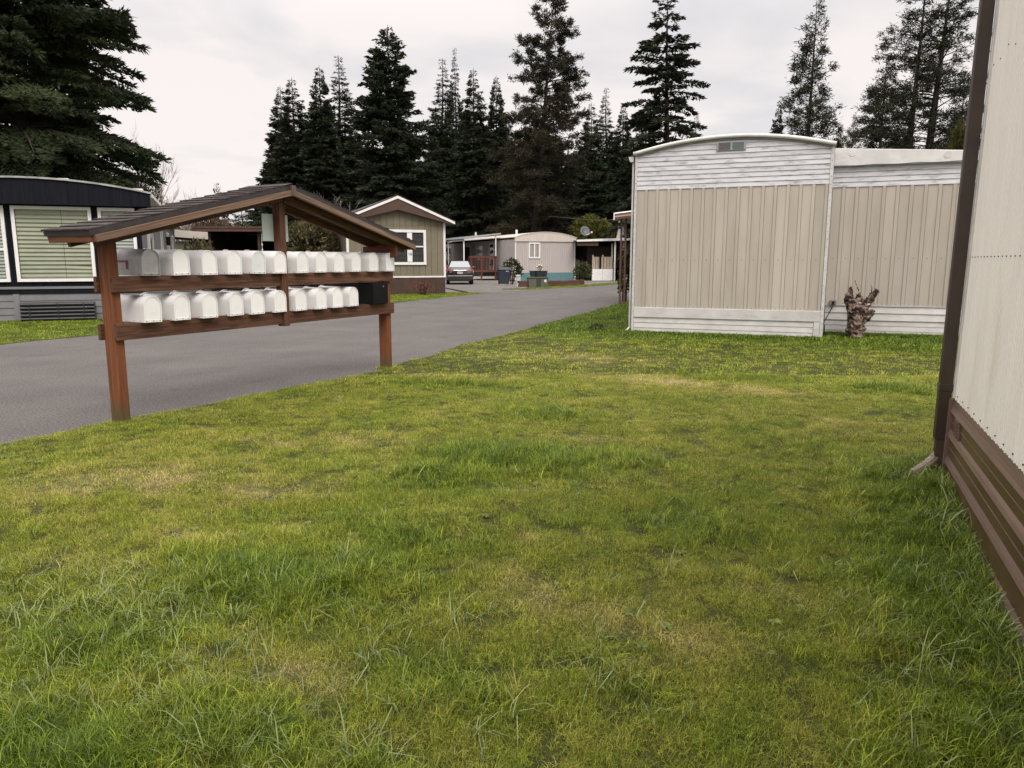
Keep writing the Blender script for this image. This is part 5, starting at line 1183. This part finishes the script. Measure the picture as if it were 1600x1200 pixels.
# overhead service cable
c0, c1 = at_depth(893, 341, 66), at_depth(1010, 337, 60)
cb_ = B().tube([tuple(c0.lerp(c1, k / 12) - Vector((0, 0, 0.25 * math.sin(math.pi * k / 12)))) for k in range(-6, 19)], 0.02, 5).obj('overhead_cable', mat('cable_grey', (0.12, 0.12, 0.12), 0.6), None, label='thin grey overhead service cable in front of the far trees', category='cable')
# ================================================================== TREES AND SHRUBS
def foliage_mat(name, c1, c2, scale=0.35, tl=0.12):
    m = mat(name, c1, 0.75, scale=scale, col2=c2, rand=0.22, spec=0.15, lo=0.35, hi=0.65, detail=3)
    return m
m_fir = foliage_mat('fir_needles', (0.012, 0.018, 0.009), (0.030, 0.038, 0.019))
m_firg = foliage_mat('fir_needles_green', (0.014, 0.022, 0.010), (0.040, 0.052, 0.020))
m_pine = foliage_mat('pine_needles', (0.016, 0.020, 0.011), (0.040, 0.044, 0.024))
m_pond = foliage_mat('brownish_needles', (0.020, 0.020, 0.011), (0.055, 0.048, 0.026))
m_bark = mat('conifer_bark', (0.018, 0.013, 0.011), 0.95, scale=4, col2=(0.048, 0.036, 0.029), stretch=(4, 4, 0.6), bump=0.6)

def kites(P, D, L, Wd, r):
    """kite-shaped leaf sprays at P along D"""
    n = len(P); D = D / np.linalg.norm(D, axis=1, keepdims=True)
    q = r.normal(0, 1, (n, 3)); q[:, 2] *= 0.5
    Sd = np.cross(D, q); Sd /= np.linalg.norm(Sd, axis=1, keepdims=True) + 1e-9
    L = L[:, None]; Wd = Wd[:, None]
    V = np.stack([P, P + D * L * 0.45 + Sd * Wd, P + D * L, P + D * L * 0.45 - Sd * Wd], 1).reshape(-1, 3)
    return V, np.arange(4 * n).reshape(-1, 4)
def wood_tubes(paths, rads, ns=4):
    b = B()
    for p_, r_ in zip(paths, rads): b.tube(p_, r_, ns, caps=False)
    return b
def conifer(seed, H, Rm, z0=1.0, dz=0.42, nb=6, dens=30, droop=0.35, leaf=0.5, lw=0.09, taper=0.85, jit=0.35, up=0.35, style='fir', lean=0.0, gap=0.0, trunk_r=None, dead=0, x_off=None):
    r = np.random.default_rng(seed)
    bend = r.normal(0, 0.12, 2)
    def tp(z):
        f_ = z / H
        x = lean * f_ * H + bend[0] * math.sin(f_ * 5) ; y = bend[1] * math.sin(f_ * 4 + 1)
        if x_off: x += x_off(z)
        return np.array([x, y, z])
    tr0 = trunk_r or 0.0135 * H
    zs = np.linspace(-0.3, H, 16)
    paths, rads = [[tuple(tp(z)) for z in zs]], [[max(0.02, tr0 * (1 - z / H) ** 0.85 * (1.25 if z < 0.2 else 1)) for z in zs]]
    Ps, Ds, Ls, Ws = [], [], [], []
    z = z0
    side_gap = r.uniform(0, 6.28)
    while z < H * 0.992:
        t_ = (z - z0) / (H - z0)
        rad_ = Rm * (1 - t_) ** taper * min(1, 0.62 + t_ * 2.2)
        k_ = nb if t_ < 0.8 else max(3, nb - 2)
        for b in range(k_):
            if r.random() < gap: continue
            a_ = r.uniform(0, 6.283)
            L_ = rad_ * r.uniform(1 - jit, 1 + jit * 0.45) + 0.06; lf = 0.42 + 0.58 * min(1, rad_ / 1.6)
            zz = z + r.uniform(-0.5, 0.5) * dz
            o = tp(min(zz, H)); d_ = np.array([math.cos(a_), math.sin(a_), 0]); sd = np.array([-d_[1], d_[0], 0])
            u0 = up * (0.2 + 1.1 * t_) + r.normal(0, 0.08); dr = droop * (1.15 - t_)
            bp = lambda s_: o[None] + d_[None] * (L_ * s_)[:, None] + np.array([0, 0, 1])[None] * (L_ * (u0 * s_ - dr * s_ ** 2 + 0.22 * dr * np.maximum(s_ - 0.7, 0)))[:, None]
            ss = np.linspace(0, 0.96, 5)
            paths.append([tuple(x) for x in bp(ss)]); r0 = 0.012 + 0.013 * L_
            rads.append([r0, r0 * .8, r0 * .6, r0 * .4, 0.006])
            n = max(6, int(dens * L_))
            if style == 'fir':
                s_ = r.uniform(0.10, 1.0, n) ** 0.75; side = r.choice([-1, 1], n); w_ = (0.30 * L_ * (1.05 - s_) + 0.16) * r.uniform(0, 1, n)
                P = bp(s_) + sd * (side * w_)[:, None] + d_ * (0.55 * w_)[:, None] - np.array([0, 0, 1]) * (0.30 * w_ + r.uniform(0, 0.12, n))[:, None]
                D = sd * (side * 0.8)[:, None] + d_[None] * 0.8 + np.array([0, 0, 1]) * (r.normal(-0.18, 0.28, n))[:, None] + r.normal(0, 0.22, (n, 3))
                Ps.append(P); Ds.append(D); Ls.append(lf * leaf * r.uniform(0.5, 1.15, n)); Ws.append(lf * lw * r.uniform(0.6, 1.3, n))
            else:      # pine: brushes of needles towards the branch ends
                nc = max(2, int(L_ * 1.9)); m_ = max(5, int(n / nc))
                s_ = 1 - r.uniform(0, 0.68, nc) ** 1.15; side = r.uniform(-1, 1, nc); w_ = 0.34 * L_ * (1.1 - s_) + 0.1
                c_ = bp(s_) + sd * (side * w_)[:, None] + np.array([0, 0, 1]) * r.uniform(-0.05, 0.22, nc)[:, None]
                for q in range(nc): 
                    if r.random() < 0.45: paths.append([tuple(bp(np.array([max(0.1, s_[q] - 0.22)]))[0]), tuple(c_[q])]); rads.append([0.016, 0.006])
                c_ = np.repeat(c_, m_, 0); n2 = len(c_)
                D = r.normal(0, 1, (n2, 3)) + d_[None] * 0.7 + np.array([0, 0, 0.35])
                Ps.append(c_ + r.normal(0, 0.13, (n2, 3))); Ds.append(D); Ls.append(leaf * r.uniform(0.5, 1.1, n2)); Ws.append(lw * r.uniform(0.6, 1.3, n2))
        z += dz * r.uniform(0.75, 1.25)
    for k in range(dead):
        zz = r.uniform(0.12, 0.5) * H; a_ = r.uniform(0, 6.283); L_ = Rm * r.uniform(0.25, 0.6); o = tp(zz); d_ = np.array([math.cos(a_), math.sin(a_), 0])
        paths.append([tuple(o + d_ * L_ * s_ + np.array([0, 0, L_ * (0.15 * s_ - 0.45 * s_ * s_)])) for s_ in (0, .35, .7, 1)]); rads.append([0.05, 0.035, 0.02, 0.006])
    P, D, L_, W_ = (np.concatenate(x) for x in (Ps, Ds, Ls, Ws))
    V, Fq = kites(P, D, L_, W_, r)
    return wood_tubes(paths, rads, 4), (V, Fq)
PROTO = {}
def proto(key, args, fol, bark=m_bark):
    parts_ = [conifer(**a_) for a_ in (args if isinstance(args, list) else [args])]
    wb = B()
    for w_, _ in parts_: wb.add(w_.v, w_.f)
    me_w = bpy.data.meshes.new('trunk'); me_w.from_pydata(wb.v, [], wb.f); me_w.materials.append(bark)
    Vs, Fs, o = [], [], 0
    for _, (V, Fq) in parts_: Vs.append(V); Fs.append(Fq + o); o += len(V)
    me_c = raw_mesh('crown', np.concatenate(Vs), np.concatenate(Fs), fol)
    PROTO[key] = (me_w, me_c, (args[0] if isinstance(args, list) else args)['H'], (args[0] if isinstance(args, list) else args)['Rm'])
proto('fir', dict(seed=1, H=22, Rm=4.2, z0=1.0, dz=0.34, nb=8, dens=54, leaf=0.50, lw=0.074), m_fir)
proto('fir2', dict(seed=2, H=22, Rm=3.6, z0=1.2, dz=0.36, nb=8, dens=52, leaf=0.48, lw=0.070, jit=0.45, droop=0.28), m_fir)
proto('spire', dict(seed=3, H=24, Rm=2.9, z0=1.5, dz=0.40, nb=8, dens=56, leaf=0.44, lw=0.060, jit=0.45, droop=0.16, up=0.28, taper=0.95), m_fir)
proto('broad', dict(seed=4, H=22, Rm=5.4, z0=0.8, dz=0.35, nb=8, dens=52, leaf=0.48, lw=0.072, jit=0.5, droop=0.3, taper=0.7), m_fir)
proto('ragged', dict(seed=5, H=25, Rm=4.4, z0=2.0, dz=0.44, nb=6, dens=76, leaf=0.44, lw=0.066, jit=0.75, droop=0.60, up=0.3, gap=0.18, taper=0.62), m_fir)
proto('ponderosa', dict(seed=6, H=27, Rm=5.3, z0=4.0, dz=0.40, nb=6, dens=84, leaf=0.40, lw=0.038, jit=0.6, droop=0.28, up=0.42, style='pine', taper=0.60, lean=0.085, dead=22, trunk_r=0.46), m_pond)
proto('pine', dict(seed=7, H=20, Rm=3.4, z0=1.5, dz=0.42, nb=6, dens=68, leaf=0.35, lw=0.029, jit=0.5, droop=0.12, up=0.5, style='pine', taper=0.8), m_pine)
proto('forked', [dict(seed=8, H=24, Rm=4.0, z0=6.0, dz=0.58, nb=5, dens=72, leaf=0.34, lw=0.026, jit=0.6, droop=0.15, up=0.45, style='pine', taper=0.55, trunk_r=0.36, lean=0.012),
                 dict(seed=9, H=23, Rm=4.2, z0=3.0, dz=0.54, nb=5, dens=72, leaf=0.34, lw=0.026, jit=0.6, droop=0.2, up=0.35, style='pine', taper=0.6, trunk_r=0.30, x_off=lambda z: -1.15 * min(1, max(0, (z - 8.0) / 2.2)))], m_pine)
proto('near_fir', dict(seed=10, H=22, Rm=6.8, z0=1.6, dz=0.34, nb=12, dens=95, leaf=0.40, lw=0.046, jit=0.5, droop=0.46, up=0.42, taper=0.48), m_firg)
proto('small_fir', dict(seed=12, H=8, Rm=2.4, z0=0.4, dz=0.25, nb=6, dens=40, leaf=0.34, lw=0.06), m_firg)

def tree(key, px, top, Y, Rm, label, group=None, kind='fir_tree', rz=None, H=None, cat='tree'):
    """px is the trunk's image column, top the image row of the tip, Y the distance behind the homes."""
    w_, c_, h0, r0 = PROTO[key]
    p_ = at_depth(px, 420, Y)
    Hh = H if H else at_depth(px, top, Y).z
    o = thing(kind, label, cat, (p_.x, p_.y, 0), rz if rz is not None else random.uniform(0, 6.28), group)
    sx = Rm / r0
    for me_, nm in ((w_, 'trunk'), (c_, 'crown')):
        q = put(nm, me_, o); q.scale = (sx, sx, Hh / h0)
    return o
G1 = 'conifers behind the olive house'
tree('near_fir', 52, 0, 36, 6.3, 'huge dense dark fir towering behind the navy fronted home', H=22)
tree('fir2', 469, 121, 72, 3.9, 'taller fir of the close pair at the open end of the tree line', G1)
tree('fir2', 452, 134, 75, 3.4, 'lower slim fir at the very end of the tree line', G1)
tree('spire', 535, 85, 76, 4.0, 'thin topped fir between the end pair and the broad tall fir', G1)
tree('fir', 510, 102, 70, 3.4, 'dense fir just in front of the thin topped fir', G1)
tree('broad', 615, 38, 66, 5.3, 'broad dense dark fir, tallest one right behind the olive house', None)
tree('spire', 690, 90, 84, 3.9, 'open crowned fir between the broad fir and the bare spire', G1)
tree('spire', 717, 76, 90, 2.4, 'bare topped spindly fir spire sticking out above its neighbours', G1)
tree('fir2', 742, 106, 76, 3.6, 'pointed dark fir beside the bare spindly spire', G1)
tree('fir', 776, 117, 84, 3.2, 'slim fir close beside the huge brownish pine', G1)
tree('ponderosa', 826, -16, 70, 5.3, 'huge brownish pine with a bare leaning trunk behind the pink beige home', None, 'pine_tree', rz=0.0)
tree('spire', 947, 138, 88, 3.2, 'thin spiky fir standing in the gap between the huge pine and the ragged fir', G1)
tree('fir2', 921, 160, 82, 3.4, 'dark fir tucked against the far flank of the huge brownish pine', G1)
tree('fir', 968, 165, 84, 3.4, 'dark fir close against the ragged fir', G1)
tree('ragged', 1034, -20, 60, 4.6, 'tall ragged fir with drooping uneven limbs beyond the bowed white roof', None, rz=2.2)
tree('fir2', 995, 215, 66, 2.6, 'low dark fir below the ragged fir', G1)
tree('spire', 1082, 178, 76, 2.6, 'small thin fir peeking over the bowed white roof', G1)
tree('pine', 1250, 2, 60, 3.9, 'tall conical open pine standing alone above the bowed roof', None, 'pine_tree')
tree('fir2', 1203, 156, 62, 1.7, 'small fir at the foot of the lone conical pine', None)
tree('pine', 1360, 92, 58, 3.5, 'medium open pine between the conical pine and the forked pine', None, 'pine_tree')
tree('forked', 1436, -70, 50, 4.3, 'big pine with two forked trunks beside the brown downspout', None, 'pine_tree', rz=0.0)
for px, tp_, Y_, r_ in ((1318, 180, 72, 2.4), (1296, 196, 74, 2.2), (1402, 176, 72, 2.2), (1480, 130, 64, 3.2), (1225, 198, 74, 2.2), (1275, 198, 70, 2.2)):
    tree('pine', px, tp_, Y_, r_, 'low background pine rising just above the flat white addition roof', 'low pines above the addition roof', 'pine_tree')
k = 0
for px in range(432, 1010, 27):
    tree(('fir', 'fir2', 'broad')[k % 3], px + random.uniform(-8, 8), random.uniform(165, 235), random.uniform(96, 108), random.uniform(4.4, 5.6), 'dark background fir in the deep row behind the tall conifers', 'background firs')
    k += 1
tree('small_fir', 385, 312, 62, 2.9, 'dark green fir seen under the mailbox roof above the carport', None)
tree('small_fir', 347, 286, 68, 2.0, 'small fir tip just above the mailbox roof slope', None)
tree('small_fir', 430, 330, 58, 2.4, 'dark fir behind the sign on the mailbox stand', None)
tree('small_fir', 318, 322, 75, 2.6, 'far dark fir over the pale green shed', None)
# ---- leafy shrubs
def shrub(name, label, loc, rx, ry, rz_, n, leaf, lw, fol, seed, cat='shrub', stems=5, shell=0.55, cone=False, group=None, upb=0.3):
    r = np.random.default_rng(seed); o = thing(name, label, cat, loc, 0, group)
    d_ = r.normal(0, 1, (n, 3)); d_ /= np.linalg.norm(d_, axis=1, keepdims=True); d_[:, 2] = np.where(d_[:, 2] < -0.6, -d_[:, 2], d_[:, 2])
    lump = 0.8 + 0.35 * fbm(d_[:, 0] * 2.2 + 9 + seed, d_[:, 1] * 2.2 + d_[:, 2] * 2.7 + 5, 3)
    rad = (shell + (1 - shell) * r.random(n) ** 0.5) * lump
    P = d_ * rad[:, None] * np.array([rx, ry, rz_]) + np.array([0, 0, rz_ * 0.95])
    if cone: P[:, :2] *= np.clip(1.25 - P[:, 2:3] / (2 * rz_), 0.05, 1)
    P[:, 2] = np.maximum(P[:, 2], 0.05)
    D = d_ * 0.9 + r.normal(0, 0.55, (n, 3)) + np.array([0, 0, upb])
    V, Fq = kites(P, D, leaf * r.uniform(0.6, 1.2, n), lw * r.uniform(0.7, 1.2, n), r)
    put('foliage', raw_mesh('foliage', V, Fq, fol), o)
    b = B()
    for k_ in range(stems):
        a_ = k_ * 6.283 / stems + r.uniform(-.3, .3); b.tube([(0.06 * math.cos(a_), 0.06 * math.sin(a_), -0.1), (rx * .3 * math.cos(a_), ry * .3 * math.sin(a_), rz_ * .7), (rx * .55 * math.cos(a_), ry * .55 * math.sin(a_), rz_ * 1.3)], [0.035, 0.025, 0.008], 5)
    b.obj('stem', m_bark, o, kind='stuff')
    return o
m_rhodo = foliage_mat('rhododendron_leaf', (0.030, 0.032, 0.013), (0.15, 0.125, 0.06), 3.5)
m_leafd = foliage_mat('dark_leaf', (0.020, 0.030, 0.012), (0.060, 0.072, 0.030), 3)
m_oliveleaf = foliage_mat('olive_scale_leaf', (0.040, 0.044, 0.010), (0.095, 0.090, 0.020), 2)
m_brtwig = foliage_mat('brown_twig', (0.05, 0.030, 0.020), (0.12, 0.075, 0.05), 1.5)
p_ = at_depth(487, 420, 33.5); shrub('rhododendron_bush', 'large rounded olive rhododendron bush beside the olive house', (p_.x, p_.y, 0), 1.35, 1.2, 1.62, 5200, 0.24, 0.05, m_rhodo, 3, shell=0.72)
p_ = at_depth(800, 440, 50.5); shrub('flowering_shrub', 'dark leafy shrub with pale blossoms beside the blue bin', (p_.x, p_.y, 0), 0.66, 0.6, 0.83, 1500, 0.16, 0.05, m_leafd, 4)
r = np.random.default_rng(8); n_ = 34; d_ = r.normal(0, 1, (n_, 3)); d_ /= np.linalg.norm(d_, axis=1, keepdims=True); d_[:, 1] = -np.abs(d_[:, 1]); d_[:, 2] = np.abs(d_[:, 2])
bl = B()
for q in range(n_):
    c_ = d_[q] * np.array([0.62, 0.58, 0.75]) + np.array([p_.x, p_.y, 0.85]); bl.box(c_[0] - .025, c_[0] + .025, c_[1] - .025, c_[1] + .025, c_[2] - .02, c_[2] + .03)
blo = bl.obj('blossom', mat('pale_blossom', (0.55, 0.52, 0.42), 0.7), None, kind='stuff'); blo.parent = bpy.data.objects['flowering_shrub']; blo.matrix_parent_inverse = Matrix.Translation((p_.x, p_.y, 0)).inverted()
p_ = at_depth(910, 440, 54); shrub('leafy_bush', 'bright green leafy bush in front of the dark carport home', (p_.x, p_.y, 0), 0.62, 0.55, 0.72, 620, 0.20, 0.05, foliage_mat('mid_green_leaf', (0.022, 0.034, 0.012), (0.085, 0.10, 0.04), 3), 5, shell=0.3)
p_ = at_depth(1490, 300, 31); shrub('arborvitae', 'rounded olive arborvitae tip showing over the white addition roof', (p_.x, p_.y, 0), 1.05, 1.0, 3.5, 6500, 0.26, 0.045, m_oliveleaf, 6, stems=3, cone=True, shell=0.8, upb=1.2)
p_ = at_depth(1084, 200, 40); shrub('olive_tree', 'small olive leaved tree tip peeking above the bowed roof', (p_.x, p_.y, 0), 1.2, 1.1, 3.95, 4200, 0.28, 0.05, m_firg, 7, cat='tree', cone=True, shell=0.7)
p_ = at_depth(205, 270, 40); shrub('brown_bush', 'bare brown twiggy thicket behind the navy home roof end', (p_.x, p_.y, 0), 1.7, 1.4, 3.1, 5200, 0.42, 0.02, m_brtwig, 8, shell=0.3, upb=0.8)
p_ = at_depth(318, 330, 55); shrub('brown_bush', 'bare brown twiggy thicket behind the pale green shed', (p_.x, p_.y, 0), 3.0, 1.6, 2.3, 5200, 0.5, 0.025, m_brtwig, 9, shell=0.3, upb=0.8)
p_ = at_depth(925, 380, 72)
for q, (dx_, s_) in enumerate(((0, 1.0), (3.0, 0.85))): shrub('yellow_green_tree', ('yellow green leafy tree over the carport roof, taller of two', 'yellow green leafy tree nearest the white chimney')[q], (p_.x + dx_, p_.y, 0), 2.6 * s_, 2.2, 2.9 * s_, 3200, 0.34, 0.09, foliage_mat('spring_leaf', (0.055, 0.065, 0.012), (0.14, 0.14, 0.03), 1.2), 20 + q, cat='tree')
p_ = at_depth(310, 390, 36); shrub('twiggy_bush', 'brown green twiggy bush by the dark carport entrance', (p_.x, p_.y, 0), 0.9, 0.8, 1.25, 1600, 0.26, 0.03, m_rhodo, 11, shell=0.3)
p_ = ground(618, 459); shrub('small_shrub', 'small dark leafy shrub at the olive house skirt beside the parcel box', (p_.x, p_.y, 0), 0.32, 0.3, 0.34, 420, 0.10, 0.03, m_leafd, 12, stems=3)
p_ = ground(661, 461); shrub('rose_bush', 'thin reddish rose bush in front of the olive house window', (p_.x, p_.y, 0), 0.42, 0.3, 0.30, 170, 0.10, 0.022, foliage_mat('red_leaf', (0.10, 0.03, 0.02), (0.17, 0.06, 0.04), 4), 13, stems=6, shell=0.2)
p_ = ground(935, 516); shrub('dock_weed', 'clump of dark weed at the lawn edge by the road', (p_.x, p_.y, 0), 0.15, 0.12, 0.05, 70, 0.09, 0.02, MATS['mid_green_leaf'], 14, stems=2, cat='weed')
p_ = ground(978, 474); shrub('ivy_post_shrub', 'dark ivy climbing beside the brown awning post', (p_.x + 0.12, p_.y + 1.2, 0), 0.22, 0.3, 0.8, 700, 0.12, 0.045, m_leafd, 15, stems=2)
# ---- bare deciduous trees
def bare_tree(label, loc, H, seed, spread=0.35, stems=1, group=None):
    r = random.Random(seed); o = thing('bare_tree', label, 'tree', loc, 0, group); tr_, tw_ = B(), B()
    def grow(p_, d_, L_, rad_, lev):
        pts = [p_]; q = Vector(d_)
        for k_ in range(4):
            q = (q + Vector((r.gauss(0, .07), r.gauss(0, .07), 0.07))).normalized(); pts.append(pts[-1] + q * L_ / 4)
        (tr_ if lev < 1 else tw_).tube([tuple(x) for x in pts], [rad_, rad_ * .85, rad_ * .68, rad_ * .5, rad_ * .28], 5 if lev < 2 else 3, caps=False)
        if lev >= 3: return
        for k_ in range((9, 6, 4)[lev]):
            f_ = r.uniform(0.25, 1.0); i_ = min(3, int(f_ * 4)); b_ = pts[i_].lerp(pts[i_ + 1], f_ * 4 - i_)
            a_ = r.uniform(0, 6.283); v_ = (q * 0.9 + Vector((math.cos(a_), math.sin(a_), 0.25)) * r.uniform(spread, spread * 2)).normalized()
            grow(b_, v_, L_ * r.uniform(0.32, 0.55), max(0.008, rad_ * 0.36), lev + 1)
    for s_ in range(stems): grow(Vector((r.uniform(-.3, .3), r.uniform(-.3, .3), -0.1)), Vector((r.uniform(-.2, .2), r.uniform(-.2, .2), 1)), H * r.uniform(0.8, 0.95), 0.010 * H, 0)
    mb_ = mat('pale_bare_bark', (0.22, 0.18, 0.16), 0.85, scale=4, col2=(0.34, 0.29, 0.26))
    tr_.obj('trunk', mb_, o, kind='stuff'); tw_.obj('twigs', mb_, o, kind='stuff')
p_ = at_depth(252, 300, 44); bare_tree('pale bare tree with fine upright twigs behind the navy home roof end, taller of two', (p_.x, p_.y, 0), 6.2, 1, stems=2)
p_ = at_depth(282, 300, 48); bare_tree('shorter pale bare tree of fine twigs above the mailbox roof slope', (p_.x, p_.y, 0), 5.4, 5, stems=2)
p_ = at_depth(546, 330, 50); bare_tree('small pale bare tree between the mailbox roof and the olive house gable', (p_.x, p_.y, 0), 5.6, 9, spread=0.5)
